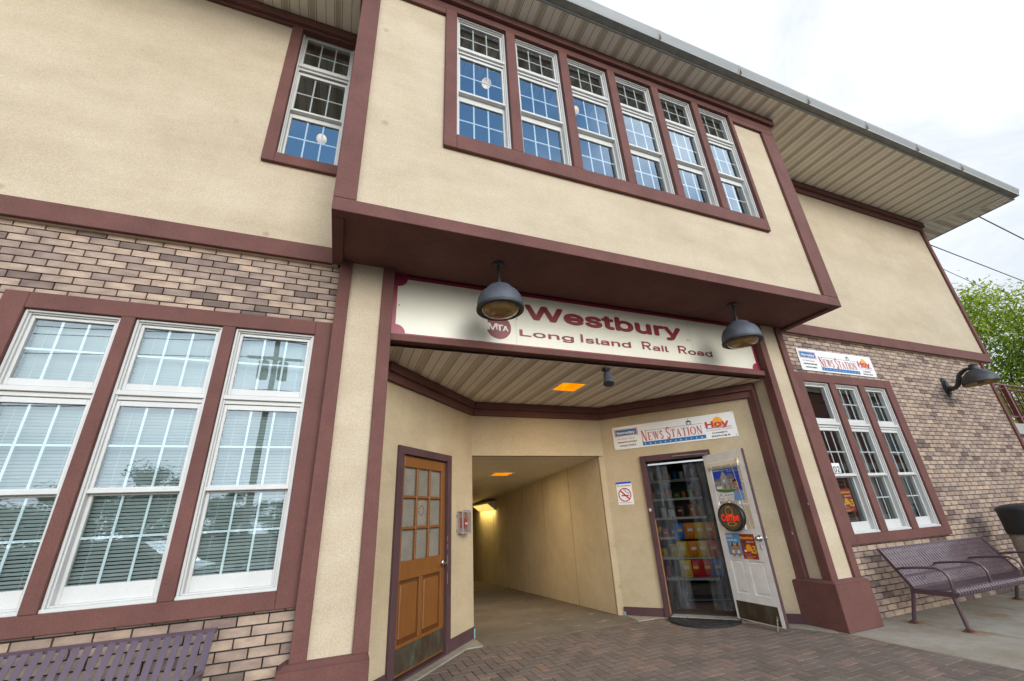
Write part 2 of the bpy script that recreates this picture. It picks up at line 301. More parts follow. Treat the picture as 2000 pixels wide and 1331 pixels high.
# ------------------------------------------------------------------ mesh builder
SANS = None
try: SANS = bpy.data.fonts.load(bpy.utils.system_resource('DATAFILES', path='fonts') + '/Inter.woff2')     # a font that ships with Blender
except Exception: SANS = None
WM = {}
class MB:
    def __init__(s, mats, M4=None):
        s.mats = mats if isinstance(mats, (list, tuple)) else [mats]
        s.v = []; s.f = []; s.fm = []; s.fr = []; s.uv = []; s.sm = []; s.M = M4 or Matrix()
    def add(s, verts, faces, mat=0, rnd=0.5, uvs=None, smooth=False):
        b = len(s.v); s.v += [s.M @ Vector(p) for p in verts]
        for i, f in enumerate(faces):
            s.f.append([b + k for k in f]); s.fm.append(mat); s.fr.append(rnd); s.sm.append(smooth)
            s.uv.append(uvs[i] if uvs else [(0, 0)] * len(f))
    def box(s, x0, x1, y0, y1, z0, z1, mat=0, rnd=0.5, bev=0.0, front_uv=False):
        if x1 < x0: x0, x1 = x1, x0
        if y1 < y0: y0, y1 = y1, y0
        if z1 < z0: z0, z1 = z1, z0
        if bev > 0:
            bm = bmesh.new(); bmesh.ops.create_cube(bm, size=1.0)
            for v in bm.verts: v.co = Vector(((x0 + x1) / 2 + v.co.x * (x1 - x0), (y0 + y1) / 2 + v.co.y * (y1 - y0), (z0 + z1) / 2 + v.co.z * (z1 - z0)))
            bmesh.ops.bevel(bm, geom=bm.edges[:], offset=min(bev, (x1 - x0) / 3, (y1 - y0) / 3, (z1 - z0) / 3), segments=1, affect='EDGES')
            bm.verts.index_update(); s.add([v.co.copy() for v in bm.verts], [[v.index for v in f.verts] for f in bm.faces], mat, rnd); bm.free(); return
        P = [(x0, y0, z0), (x1, y0, z0), (x1, y1, z0), (x0, y1, z0), (x0, y0, z1), (x1, y0, z1), (x1, y1, z1), (x0, y1, z1)]
        F = [(0, 3, 2, 1), (4, 5, 6, 7), (0, 1, 5, 4), (1, 2, 6, 5), (2, 3, 7, 6), (3, 0, 4, 7)]
        U = [[(0, 0)] * 4] * 6
        if front_uv: U = [[(0, 0), (0, 0), (1, 0), (1, 0)], [(0, 1), (1, 1), (1, 1), (0, 1)], [(0, 0), (1, 0), (1, 1), (0, 1)], [(1, 0), (1, 0), (1, 1), (1, 1)], [(1, 0), (0, 0), (0, 1), (1, 1)], [(0, 0), (0, 0), (0, 1), (0, 1)]]
        s.add(P, F, mat, rnd, U)
    def ring(s, x0, x1, z0, z1, w, y0, y1, mat=0, bev=0.0, wb=None, wt=None):
        wb = w if wb is None else wb; wt = w if wt is None else wt
        s.box(x0, x0 + w, y0, y1, z0, z1, mat, bev=bev); s.box(x1 - w, x1, y0, y1, z0, z1, mat, bev=bev)
        s.box(x0 + w, x1 - w, y0 + 0.0005, y1, z0, z0 + wb, mat, bev=bev); s.box(x0 + w, x1 - w, y0 + 0.0005, y1, z1 - wt, z1, mat, bev=bev)
    def quad(s, pts, mat=0, rnd=0.5): s.add(pts, [list(range(len(pts)))], mat, rnd)
    def prism(s, poly, y0, y1, mat=0):            # polygon in local x,z extruded along y
        n = len(poly); a = [(p[0], y0, p[1]) for p in poly]; b = [(p[0], y1, p[1]) for p in poly]
        s.add(a + b, [list(range(n)), list(range(2 * n - 1, n - 1, -1))] + [[i, n + i, n + (i + 1) % n, (i + 1) % n] for i in range(n)], mat)
    def slab(s, poly, z0, z1, mat=0):             # polygon in x,y extruded along z
        n = len(poly); a = [(p[0], p[1], z0) for p in poly]; b = [(p[0], p[1], z1) for p in poly]
        s.add(a + b, [list(range(n - 1, -1, -1)), list(range(n, 2 * n))] + [[i, (i + 1) % n, n + (i + 1) % n, n + i] for i in range(n)], mat)
    def tube(s, pts, r, n=8, mat=0, smooth=True, cap=True):
        pts = [Vector(p) for p in pts]; rings = []
        rs = r if isinstance(r, (list, tuple)) else [r] * len(pts)
        up = None
        for i, p in enumerate(pts):
            d = (pts[min(i + 1, len(pts) - 1)] - pts[max(i - 1, 0)]).normalized()
            if up is None: up = Vector((0, 0, 1)) if abs(d.z) < 0.9 else Vector((1, 0, 0))
            a = d.cross(up).normalized(); b = a.cross(d).normalized(); up = b
            rings.append([p + (a * math.cos(2 * math.pi * k / n) + b * math.sin(2 * math.pi * k / n)) * rs[i] for k in range(n)])
        V = [q for g in rings for q in g]; F = []
        for i in range(len(pts) - 1):
            for k in range(n): F.append((i * n + k, i * n + (k + 1) % n, (i + 1) * n + (k + 1) % n, (i + 1) * n + k))
        s.add(V, F, mat, smooth=smooth)
        if cap: s.add(rings[0], [list(range(n - 1, -1, -1))], mat); s.add(rings[-1], [list(range(n))], mat)
    def lathe(s, prof, c, n=32, mat=0, smooth=True):   # prof: (r, z) about vertical axis through c
        V = []; F = []
        for r, z in prof:
            for k in range(n): V.append((c[0] + r * math.cos(2 * math.pi * k / n), c[1] + r * math.sin(2 * math.pi * k / n), c[2] + z))
        for i in range(len(prof) - 1):
            for k in range(n): F.append((i * n + k, i * n + (k + 1) % n, (i + 1) * n + (k + 1) % n, (i + 1) * n + k))
        s.add(V, F, mat, smooth=smooth)
    def disc(s, cx, cz, r, y, mat=0, n=32, sx=1.0, a0=0, a1=2 * math.pi):
        k = n if a1 - a0 > 6.2 else n + 1
        s.add([(cx + sx * r * math.cos(a0 + (a1 - a0) * i / n), y, cz + r * math.sin(a0 + (a1 - a0) * i / n)) for i in range(k)], [list(range(k))], mat)
    def annulus(s, cx, cz, r0, r1, y, mat=0, n=40, sx=1.0):
        V = []
        for i in range(n):
            a = 2 * math.pi * i / n
            for r in (r0, r1): V.append((cx + sx * r * math.cos(a), y, cz + r * math.sin(a)))
        s.add(V, [(2 * i, 2 * i + 1, 2 * ((i + 1) % n) + 1, 2 * ((i + 1) % n)) for i in range(n)], mat)
    def rect(s, x0, x1, z0, z1, y, mat=0): s.add([(x0, y, z0), (x1, y, z0), (x1, y, z1), (x0, y, z1)], [(0, 1, 2, 3)], mat)
    def poly(s, pts, y, mat=0): s.add([(p[0], y, p[1]) for p in pts], [list(range(len(pts)))], mat)
    def text(s, body, x, z, cap, y, mat=0, width=None, bold=0.0, shear=0.0, align='L', spacing=1.0, rise=0.0):
        cu_ = bpy.data.curves.new('t', 'FONT'); cu_.body = body; cu_.shear = shear; cu_.space_character = spacing; cu_.resolution_u = 3; cu_.font = SANS or cu_.font; cu_.resolution_u = 4
        ob = bpy.data.objects.new('t', cu_); COL.objects.link(ob); bpy.context.view_layer.update()
        me = bpy.data.meshes.new_from_object(ob.evaluated_get(bpy.context.evaluated_depsgraph_get()))
        vs = [v.co.copy() for v in me.vertices]; fs = [list(p.vertices) for p in me.polygons]
        bpy.data.objects.remove(ob); bpy.data.curves.remove(cu_); bpy.data.meshes.remove(me)
        if not vs: return
        par = list(range(len(vs)))
        def root(i):
            while par[i] != i: par[i] = par[par[i]]; i = par[i]
            return i
        for f in fs:
            for q in f[1:]: par[root(q)] = root(f[0])
        isl = {}; lev = [isl.setdefault(root(i), len(isl)) % 3 for i in range(len(vs))]      # overlapping strokes lie a hair apart
        x0 = min(v.x for v in vs); x1 = max(v.x for v in vs); k = cap / 0.729
        kx = width / (x1 - x0) if width else k
        W = (x1 - x0) * kx; ox = x - (W / 2 if align == 'C' else 0)
        bd = bold * k
        for q_, (dx, dz) in enumerate(((0, 0),) + (((1, 0), (-1, 0), (0, 1), (0, -1), (.7, .7), (-.7, .7), (.7, -.7), (-.7, -.7)) if bd > 0.0004 else ())):
            s.add([(ox + (v.x - x0) * kx + dx * bd, y - 0.0002 * q_ - 0.00006 * lv, z + v.y * k + dz * bd * 0.7) for v, lv in zip(vs, lev)], fs, mat)
    def build(s, name, parent=None, top=None):
        pts = s.v
        if parent is not None: inv = WM[parent].inverted()
        else:
            if top is None:
                cx = sum(p.x for p in pts) / len(pts); cy_ = sum(p.y for p in pts) / len(pts); cz = min(p.z for p in pts); top = (cx, cy_, cz)
            inv = Matrix.Translation(-Vector(top))
        me = bpy.data.meshes.new(name); me.from_pydata([inv @ p for p in pts], [], s.f)
        for m in s.mats: me.materials.append(m)
        me.polygons.foreach_set('material_index', s.fm); me.polygons.foreach_set('use_smooth', s.sm)
        a = me.attributes.new('rnd', 'FLOAT', 'FACE'); a.data.foreach_set('value', s.fr)
        uvl = me.uv_layers.new(name='UVMap'); flatuv = [c for f in s.uv for p in f for c in p]; uvl.data.foreach_set('uv', flatuv)
        me.update()
        o = bpy.data.objects.new(name, me); COL.objects.link(o)
        if parent is not None: o.parent = parent; WM[o] = WM[parent].copy()
        else: o.location = top; WM[o] = Matrix.Translation(Vector(top))
        return o
def tag(o, label=None, cat=None, group=None, kind=None):
    if label: o['label'] = label
    if cat: o['category'] = cat
    if group: o['group'] = group
    if kind: o['kind'] = kind
    return o
def thing(name, label, cat, loc, rz=0.0, group=None):
    o = bpy.data.objects.new(name, None); COL.objects.link(o); o.location = loc; o.rotation_euler = (0, 0, rz); o.empty_display_size = 0.2
    WM[o] = Matrix.Translation(Vector(loc)) @ Matrix.Rotation(rz, 4, 'Z'); return tag(o, label, cat, group)
def dup(o, loc=None, rz=None, label=None, parent=None):
    c = o.copy(); COL.objects.link(c)
    if parent: c.parent = parent
    if loc is not None: c.location = loc
    if rz is not None: c.rotation_euler = (0, 0, rz)
    if label: c['label'] = label
    for ch in list(o.children): dup(ch, parent=c)
    return c
def frame(p, ex):                    # local x along ex, y into the wall, z up
    ex = Vector((ex[0], ex[1], 0)).normalized(); ey = Vector((0, 0, 1)).cross(ex)
    m = Matrix((ex, ey, Vector((0, 0, 1)))).transposed().to_4x4(); m.translation = Vector(p) if len(p) == 3 else Vector((p[0], p[1], 0)); return m

# ------------------------------------------------------------------ ground
g = MB(M['verge']); g.box(-300, 0.9, -300, 300, -0.6, -0.30); g.box(5.9, 300, -300, 300, -0.6, -0.30); g.box(0.9, 5.9, -300, 1.9, -0.6, -0.30); g.box(0.9, 5.9, 21.5, 300, -0.6, -0.30); tag(g.build('ground'), kind='structure')
g = MB(M['asphalt']); g.box(-120, 120, -17.5, -5.2, -0.29, -0.15); tag(g.build('road'), kind='structure')
g = MB(M['concrete_g']); g.box(-120, 120, -22, -17.52, -0.29, -0.02); tag(g.build('pavement_across_the_road'), kind='structure')
g = MB(M['concrete_g']); g.box(-60, 60, -5.18, -5.0, -0.29, 0.0, bev=0.01); tag(g.build('kerb'), kind='structure')
PAVE = [(-0.06, -4.98), (5.035, -4.98), (5.035, -0.20), (4.60, 0.78), (4.0, 1.50), (3.88, 1.60), (1.16, 1.62), (-0.06, 0.30)]
# sidewalk slabs with joints
g = MB(M['concrete'])
xs = [5.045, 6.17, 7.7, 9.2, 10.7, 12.2, 13.7, 15.2, 18, 22, 28]
for a, b in zip(xs, xs[1:]):
    for (y0, y1) in ((-4.98, -3.3), (-3.294, -1.68), (-1.674, 0.30)): g.box(a + 0.005, b - 0.005, y0, y1, -0.28, 0.0, bev=0.008)
xl = [-14, -10, -7, -5.2, -3.5, -1.8, -0.07]
for a, b in zip(xl, xl[1:]):
    for (y0, y1) in ((-4.98, -3.3), (-3.294, -1.68), (-1.674, 0.30)): g.box(a + 0.005, b - 0.005, y0, y1, -0.28, 0.0, bev=0.008)
tag(g.build('sidewalk'), kind='structure')
g = MB(M['sand']); g.slab([(-0.065, -4.98), (5.04, -4.98), (5.04, 0.5), (3.0, 1.9), (1.2, 1.9), (-0.065, 0.5)], -0.28, -0.012); tag(g.build('paving_bed'), kind='structure')
# concrete apron strips beside the angled walls
g = MB(M['concrete']); g.slab([(-0.06, 0.31), (1.16, 1.625), (1.36, 1.625), (1.36, 2.02), (-0.06, 0.50)], -0.27, 0.012); tag(g.build('door_apron'), kind='structure')
g = MB(M['concrete']); g.slab([(3.885, 1.606), (4.006, 1.506), (4.606, 0.786), (5.0, -0.1), (5.2, 0.2), (3.62, 2.04), (3.56, 1.625)], -0.27, 0.006); tag(g.build('shop_apron'), kind='structure')
# herringbone pavers
W_ = 0.1; pb = MB(M['paver'])
rot = Matrix.Rotation(R(0), 4, 'Z'); pb.M = Matrix.Translation((2.5, -1.5, 0)) @ rot
rp = random.Random(3)
for i in range(-46, 47):
    for j in range(-46, 47):
        for (cond, dx, dy) in (((i - j) % 4 == 0, 2, 1), ((i - j) % 4 == 3, 1, 2)):
            if not cond: continue
            p = pb.M @ Vector(((i + dx / 2) * W_, (j + dy / 2) * W_, 0))
            if not (-0.3 < p.x < 5.3 and -3.6 < p.y < 1.9): continue
            h = rp.uniform(-0.0025, 0.0); e = 0.0022
            pb.box(i * W_ + e, (i + dx) * W_ - e, j * W_ + e, (j + dy) * W_ - e, -0.05, h, rnd=rp.random() ** 1.3, bev=0.004)
po = pb.build('brick_paving', top=(2.5, -1.5, 0)); tag(po, kind='structure')
bm = bmesh.new(); bm.from_mesh(po.data)
pl = [Vector((p[0] - 2.5, p[1] + 1.5, 0)) for p in PAVE]
for a, b in zip(pl, pl[1:] + pl[:1]):
    d = b - a; nrm = Vector((d.y, -d.x, 0)).normalized()
    bmesh.ops.bisect_plane(bm, geom=bm.verts[:] + bm.edges[:] + bm.faces[:], dist=1e-5, plane_co=a, plane_no=nrm, clear_outer=True)
bm.to_mesh(po.data); bm.free()

# ------------------------------------------------------------------ the station building
BS = thing('station_building', 'two-storey cream stucco and brick railway station with maroon trim and projecting bay', 'building', (2.5, 2.0, 0))
XB0, XB1, YB, XR, ZS = -0.688, 5.822, -0.932, 11.974, 7.40
YT, YS = -0.055, -0.015       # upper trim face, upper stucco face
XL = -8.0
# upper stucco walls (left with window hole, right)
s = MB(M['stucco'])
UWX0, UWX1, UWZ0, UWZ1 = -1.40, -0.775, 5.13, 7.262
s.box(XL, UWX0, YS, 0.25, 3.84, 7.42); s.box(UWX0, UWX1, YS, 0.25, 3.84, UWZ0); s.box(UWX0, UWX1, YS, 0.25, UWZ1, 7.42); s.box(UWX1, XB0 + 0.05, YS, 0.25, 3.84, 7.42)
s.build('stucco_wall', BS)
s = MB(M['stucco']); s.box(XB1 - 0.05, XR - 0.03, YS, 0.25, 3.84, 7.42); s.box(XR - 0.28, XR - 0.03, 0.25, 9, 3.84, 7.42); s.build('stucco_wall', BS)
# trims of the upper walls
def trim(name, boxes, mat='trim', bev=0.004):
    t = MB(M[mat])
    for b in boxes: t.box(*b, bev=bev)
    return t.build(name, BS)
trim('band_board', [(XL, XB0 - 0.002, YT, 0.06, 3.845, 4.031)])
trim('band_board', [(XB1 + 0.002, XR, YT, 0.06, 3.845, 4.031)])
trim('corner_board', [(11.862, XR, YT, 0.2, 4.033, 7.16), ])
trim('head_board', [(XL, XB0 - 0.002, YT, 0.06, 7.234, 7.27)]); trim('cornice', [(XL, XB0 - 0.002, YT - 0.045, 0.06, 7.272, ZS - 0.002)])
trim('head_board', [(XB1 + 0.002, XR, YT, 0.06, 7.162, 7.27)]); trim('cornice', [(XB1 + 0.002, XR + 0.05, YT - 0.045, 0.2, 7.272, ZS - 0.002)])
trim('window_surround', [(-1.515, UWX0 + 0.004, YT - 0.004, 0.05, 4.996, 7.23), (UWX0 + 0.006, XB0 - 0.004, YT - 0.004, 0.05, 4.996, UWZ0 - 0.002), (UWX1, XB0 - 0.004, YT - 0.004, 0.05, UWZ0, 7.23)])
# bay: front stucco with windows
BW = [(0.387 + 0.7612 * i, 0.387 + 0.7612 * i + 0.63) for i in range(6)]
BZ0, BZ1 = 5.085, 7.15
s = MB(M['stucco']); ys = YB + 0.04
s.box(XB0 + 0.03, 0.30, ys, ys + 0.2, 3.87, 7.42); s.box(4.83, XB1 - 0.03, ys, ys + 0.2, 3.87, 7.42)
s.box(0.30, 4.83, ys, ys + 0.2, 3.87, BZ0 - 0.06); s.box(0.30, 4.83, ys, ys + 0.2, BZ1 + 0.02, 7.42)
s.box(XB0 + 0.03, XB0 + 0.2, ys + 0.2, 0.0, 3.87, 7.42); s.box(XB1 - 0.2, XB1 - 0.03, ys + 0.2, 0.0, 3.87, 7.42)
s.build('bay_wall', BS)
trim('bay_edge_board', [(XB0, -0.504, YB, YB + 0.10, 3.967, 7.05), (5.535, XB1, YB, YB + 0.10, 3.967, 7.05), (XB0, XB1, YB, YB + 0.10, 3.83, 3.965),
     (XB0, XB0 + 0.1, YB + 0.102, -0.06, 3.83, 3.965), (XB1 - 0.1, XB1, YB + 0.102, -0.06, 3.83, 3.965), (XB0, XB0 + 0.06, YB + 0.102, YB + 0.2, 3.967, 7.05), (XB1 - 0.06, XB1, YB + 0.102, YB + 0.2, 3.967, 7.05)])
trim('head_board', [(XB0, XB1, YB, YB + 0.10, 7.152, 7.262), (XB0, 0.247, YB, YB + 0.1, 7.054, 7.150), (4.866, XB1, YB, YB + 0.1, 7.054, 7.150)])
trim('cornice', [(XB0 - 0.05, XB1 + 0.05, YB - 0.05, YB + 0.1, 7.264, ZS - 0.002), (XB0 - 0.05, XB0 + 0.05, YB + 0.102, -0.12, 7.264, ZS - 0.002), (XB1 - 0.05, XB1 + 0.05, YB + 0.102, -0.12, 7.264, ZS - 0.002)])
bb = [(0.2486, BW[0][0] - 0.004, YB - 0.004, YB + 0.1, 4.889, 7.150), (BW[5][1] + 0.004, 4.888, YB - 0.004, YB + 0.1, 4.889, 7.150), (BW[0][0] - 0.002, BW[5][1] + 0.002, YB - 0.004, YB + 0.1, 4.889, BZ0 - 0.002)]
for i in range(5): bb.append((BW[i][1] + 0.004, BW[i + 1][0] - 0.004, YB - 0.002, YB + 0.1, BZ0, 7.150))
trim('window_surround', bb)
trim('bay_soffit', [(XB0 + 0.102, XB1 - 0.102, YB + 0.102, -0.02, 3.862, 3.90)], 'trim', 0)

# windows -----------------------------------------------------------------
def slats(x0, x1, z0, z1, y, parent, pitch=0.025):
    b = MB([M['blind']]); z = z0; rr = random.Random(int(x0 * 100) + 5)
    while z < z1:
        t_ = 0.0092; b.add([(x0, y + 0.010, z - t_ + rr.uniform(-.001, .001)), (x1, y + 0.010, z - t_ + rr.uniform(-.001, .001)), (x1, y - 0.010, z + t_), (x0, y - 0.010, z + t_)], [(0, 1, 2, 3)]); z += pitch
    for k in (0.14, 0.86): b.box(x0 + (x1 - x0) * k - 0.001, x0 + (x1 - x0) * k + 0.001, y - 0.0125, y - 0.0115, z0, z1)
    b.box(x0, x1, y - 0.014, y + 0.014, z1 - 0.004, z1 + 0.025); return b.build('blind', parent)
def window(x0, x1, z0, z1, y0, panes, glass='glass', grids=(True, True, True), blind=False, curtain=False, y_back=0.30, label=None):
    """panes: (transom z0,z1), (upper z0,z1), (lower z0,z1) of visible glass"""
    f = MB(M['white']); (t0, t1), (u0, u1), (l0, l1) = panes; bv = 0.003
    f.ring(x0, x1, z0, z1, 0.018, y0, y0 + 0.11, bev=bv, wb=0.02, wt=0.018)
    f.ring(x0 + 0.018, x1 - 0.018, z0 + 0.02, z1 - 0.018, 0.013, y0 + 0.018, y0 + 0.11, bev=bv, wb=0.012, wt=0.012)
    f.box(x0 - 0.002, x1 + 0.002, y0 - 0.012, y0 + 0.05, z0 - 0.004, z0 + 0.018, bev=bv)          # sill nose
    a, b = x0 + 0.031, x1 - 0.031; gx0, gx1 = x0 + 0.054, x1 - 0.054
    # transom sash, its sill, and the two sliding sashes
    f.ring(a, b, t0 - 0.055, z1 - 0.03, gx0 - a, y0 + 0.036, y0 + 0.085, bev=bv, wb=0.055, wt=z1 - 0.03 - t1)
    f.box(x0 + 0.004, x1 - 0.004, y0 + 0.006, y0 + 0.10, t0 - 0.100, t0 - 0.062, bev=bv)
    f.box(x0 + 0.018, x1 - 0.018, y0 + 0.030, y0 + 0.10, t0 - 0.135, t0 - 0.101, bev=bv)
    f.ring(a, b, u0 - 0.042, u1 + 0.042, gx0 - a, y0 + 0.036, y0 + 0.075, bev=bv, wb=0.042, wt=0.042)
    f.box(a - 0.004, b + 0.004, y0 + 0.024, y0 + 0.06, u0 - 0.040, u0 - 0.010, bev=bv)
    f.ring(a, b, z0 + 0.022, u0 - 0.043, gx0 - a, y0 + 0.072, y0 + 0.108, bev=bv, wb=l0 - z0 - 0.022, wt=max(0.012, u0 - 0.043 - l1))
    fo = f.build('window', BS)
    if label: fo['label'] = label
    gl = MB(M[glass]); mu = MB(M['muntin'])
    for k, ((q0, q1), yg) in enumerate((((t0, t1), y0 + 0.058), ((u0, u1), y0 + 0.055), ((l0, l1), y0 + 0.088))):
        gl.add([(gx0 - .004, yg, q0 - .004), (gx1 + .004, yg, q0 - .004), (gx1 + .004, yg, q1 + .004), (gx0 - .004, yg, q1 + .004)], [(0, 1, 2, 3)])
        if grids[k]:
            for i in (1, 2):
                xx = gx0 + (gx1 - gx0) * i / 3; mu.box(xx - 0.008, xx + 0.008, yg + 0.003, yg + 0.010, q0, q1)
            zz = (q0 + q1) / 2; mu.box(gx0, gx1, yg + 0.0025, yg + 0.0095, zz - 0.008, zz + 0.008)
    gl.build('pane', fo); mu.build('glazing_bar', fo)
    if blind: slats(gx0 - 0.02, gx1 + 0.02, l0 - 0.03, z1 - 0.05, y0 + 0.145, fo)
    if curtain:
        c = MB(M['curtain']); n = 26; V = []
        for i in range(n + 1):
            x = x0 + 0.28 + (x1 - x0 - 0.30) * i / n; yy = y0 + 0.24 + 0.022 * math.sin(i * 1.9)
            V += [(x, yy, z0 - 0.05), (x, yy, z1)]
        c.add(V, [(2 * i, 2 * i + 2, 2 * i + 3, 2 * i + 1) for i in range(n)], smooth=True); c.build('curtain', fo)
    return fo
UP = lambda z: ((z + 1.515, z + 1.995), (z + 0.735, z + 1.335), (z + 0.10, z + 0.66))
for a, b in BW: window(a, b, BZ0, BZ1, YB + 0.045, ((6.66, 7.10), (5.88, 6.46), (5.20, 5.755)))
window(UWX0, UWX1, UWZ0, UWZ1, YS + 0.03, ((6.745, 7.215), (5.945, 6.53), (5.265, 5.835)))
LW = [(-2.806, -2.2075), (-2.111, -1.494), (-1.394, -0.758)]; RW = [(5.94, 6.512), (6.655, 7.215), (7.365, 7.94)]
LZ0, LZ1 = 0.958, 3.055; LP = ((2.508, 2.998), (1.722, 2.325), (1.092, 1.680))
for a, b in LW + [(-3.5, -2.90)]:
    if a > -3.0: window(a, b, LZ0, LZ1, 0.0, LP, 'glass_low', blind=True)
for k, (a, b) in enumerate(RW):
    window(a, b, LZ0, LZ1, 0.0, LP, 'glass_r', grids=(k > 0, True, k > 0), curtain=(k > 0), label=('window with red breakfast poster and number decal' if k == 0 else None))
# lower window surrounds
def surround(x0, x1, wins):
    bs = [(x0, wins[0][0] - 0.002, -0.03, 0.07, 0.834, 3.193), (wins[-1][1] + 0.002, x1, -0.03, 0.07, 0.834, 3.193), (wins[0][0] - 0.001, wins[-1][1] + 0.001, -0.029, 0.07, 3.057, 3.193), (wins[0][0] - 0.001, wins[-1][1] + 0.001, -0.029, 0.07, 0.834, 0.954)]
    for p, q in zip(wins, wins[1:]): bs.append((p[1] + 0.002, q[0] - 0.002, -0.03, 0.07, 0.955, 3.056))
    trim('window_surround', bs)
surround(-2.955, -0.609, LW); surround(5.664, 8.117, RW)

# brick walls: every brick modelled, raked dark joints
def brick_wall(x0, x1, z0, z1, holes, seed, yf=0.02):
    b = MB([M['brick'], M['mortar']]); r = random.Random(seed); C_, L_, J = 0.0677, 0.2032, 0.0105
    n = 0; z = z0
    while z < z1 - 0.01:
        x = x0 - (L_ / 2 if n % 2 else 0) - L_
        while x < x1:
            a, c, d, e = x + J / 2, x + L_ - J / 2, z + J / 2, min(z + C_ - J / 2, z1)
            segs = [(max(a, x0), min(c, x1))] if min(c, x1) - max(a, x0) > 0.01 else []
            for (h0, h1, k0, k1) in holes:
                if e > k0 + 0.004 and d < k1 - 0.004:
                    for (d2, e2) in ((d, k0), (k1, e)):
                        if e2 - d2 > 0.006 and (d < k0 < e or d < k1 < e):
                            for p, q in segs:
                                p2, q2 = max(p, h0), min(q, h1)
                                if q2 - p2 > 0.008: b.box(p2, q2, yf, yf + 0.03, d2, e2, 0, r.random(), front_uv=True)
                    ns = []
                    for p, q in segs:
                        if q <= h0 or p >= h1: ns.append((p, q))
                        else:
                            if h0 - p > 0.008: ns.append((p, h0))
                            if q - h1 > 0.008: ns.append((h1, q))
                    segs = ns
            for p, q in segs:
                dd, ee = d, e
                b.box(p, q, yf + r.uniform(-0.0012, 0.0012), yf + 0.03, dd, ee, 0, r.random(), front_uv=True)
            x += L_
        z += C_; n += 1
    # backing in pieces around the holes
    zs = sorted({z0, z1, *[h[2] + 0.06 for h in holes], *[h[3] - 0.06 for h in holes]})
    for p, q in zip(zs, zs[1:]):
        xs_ = [(x0, x1)]
        for (h0, h1, k0, k1) in holes:
            if (p + q) / 2 > k0 and (p + q) / 2 < k1:
                xs_ = [t for (a, c) in xs_ for t in ((a, h0 + 0.06), (h1 - 0.06, c)) if t[1] > t[0]]
        for a, c in xs_: b.box(a, c, yf + 0.015, yf + 0.14, p, q, 1)
    return b.build('brick_wall', BS)
brick_wall(XL, -0.60, 0.0, 3.86, [(-2.955, -0.60, 0.834, 3.193)], 11)
brick_wall(5.66, 11.60, 0.0, 3.86, [(5.66, 8.117, 0.834, 3.193)], 12)
trim('corner_board', [(11.602, 11.70, -0.01, 0.4, 0.0, 3.843)])
s = MB(M['redbrick']); s.box(11.45, 11.66, 0.402, 9, 0, 3.84); s.build('side_wall', BS)

s = MB(M['redbrick']); s.box(XL, 1.2, 8.8, 9.0, 0, 7.4); s.box(5.6, 11.66, 8.8, 9.0, 0, 7.4); s.box(1.2, 5.6, 8.8, 9.0, 2.6, 7.4); s.box(XL - 0.2, XL - 0.002, 0, 9, 0, 7.4); s.build('rear_wall', BS)
# columns ------------------------------------------------------------------
def column(x0, x1):
    c = MB([M['stucco']]); c.box(x0 + 0.04, x1 - 0.04, -0.085, 0.46, 0.45, 3.865)
    co = c.build('column', BS)
    w1 = 0.115; bs = []
    for xa, xb in ((x0, x0 + w1), (x1 - w1, x1)): bs.append((xa, xb, -0.12, -0.035, 0.50, 3.863))
    for xa, xb in ((x0, x0 + 0.06), (x1 - 0.06, x1)):
        bs.append((xa, xb, -0.034, 0.0 if False else -0.0, 0.50, 3.863)); bs.append((xa - (0.035 if xa > 3 and xa == x0 else 0.0), xb, 0.185, 0.42, 0.50, 3.02 if xa > 3 else 3.863))
    t = MB(M['trim'])
    for b in bs: t.box(*b, bev=0.004)
    t.build('column_board', co)
    p = MB(M['trim']); p.box(x0 - 0.07, x1 + 0.005, -0.19, 0.45, 0.0, 0.478, bev=0.006)
    p.add([(x0 - 0.07, -0.19, 0.478), (x1 + 0.005, -0.19, 0.478), (x1 + 0.005, 0.45, 0.478), (x0 - 0.07, 0.45, 0.478), (x0 - 0.02, -0.14, 0.505), (x1 - 0.02, -0.14, 0.505), (x1 - 0.02, 0.45, 0.505), (x0 - 0.02, 0.45, 0.505)], [(0, 1, 5, 4), (1, 2, 6, 5), (2, 3, 7, 6), (3, 0, 4, 7), (4, 5, 6, 7)])
    p.build('plinth', co); return co
column(-0.607, -0.072); column(5.122, 5.662)

# recess -------------------------------------------------------------------
ZC = 3.03
WL0, WL1 = Vector((-0.075, 0.49)), Vector((1.3636, 2.029)); WR0, WR1 = Vector((3.6145, 2.029)), Vector((5.16, 0.228))
FL = frame(WL0, WL1 - WL0); FR = frame(WR0, WR1 - WR0); LL = (WL1 - WL0).length; LR = (WR1 - WR0).length
iL, iR = FL.inverted(), FR.inverted()
sL = lambda x, y: (iL @ Vector((x, y, 0))).x
sR = lambda x, y: (iR @ Vector((x, y, 0))).x
DL0, DL1 = sL(0.15, 0.733), sL(0.929, 1.565)         # orange door frame outer
DR0, DR1 = sR(3.99, 1.592), sR(4.66, 0.815)           # shop door frame outer
def holed(F, L, h0, h1, hz, H, th, mat):
    s_ = MB(M[mat], F); s_.box(0, h0, 0, th, 0, H); s_.box(h1, L, 0, th, 0, H); s_.box(h0, h1, 0, th, hz, H); return s_.build('recess_wall', BS)
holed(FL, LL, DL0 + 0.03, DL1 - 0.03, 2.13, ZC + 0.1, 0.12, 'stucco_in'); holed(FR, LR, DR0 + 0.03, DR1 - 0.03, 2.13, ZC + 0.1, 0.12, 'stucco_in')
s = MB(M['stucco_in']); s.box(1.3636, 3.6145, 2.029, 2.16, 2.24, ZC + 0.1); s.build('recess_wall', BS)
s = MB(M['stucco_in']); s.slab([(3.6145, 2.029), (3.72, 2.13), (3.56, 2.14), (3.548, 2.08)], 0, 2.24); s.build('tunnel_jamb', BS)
trim('beam', [(-0.07, 5.12, -0.065, 0.055, 3.062, 3.135)])
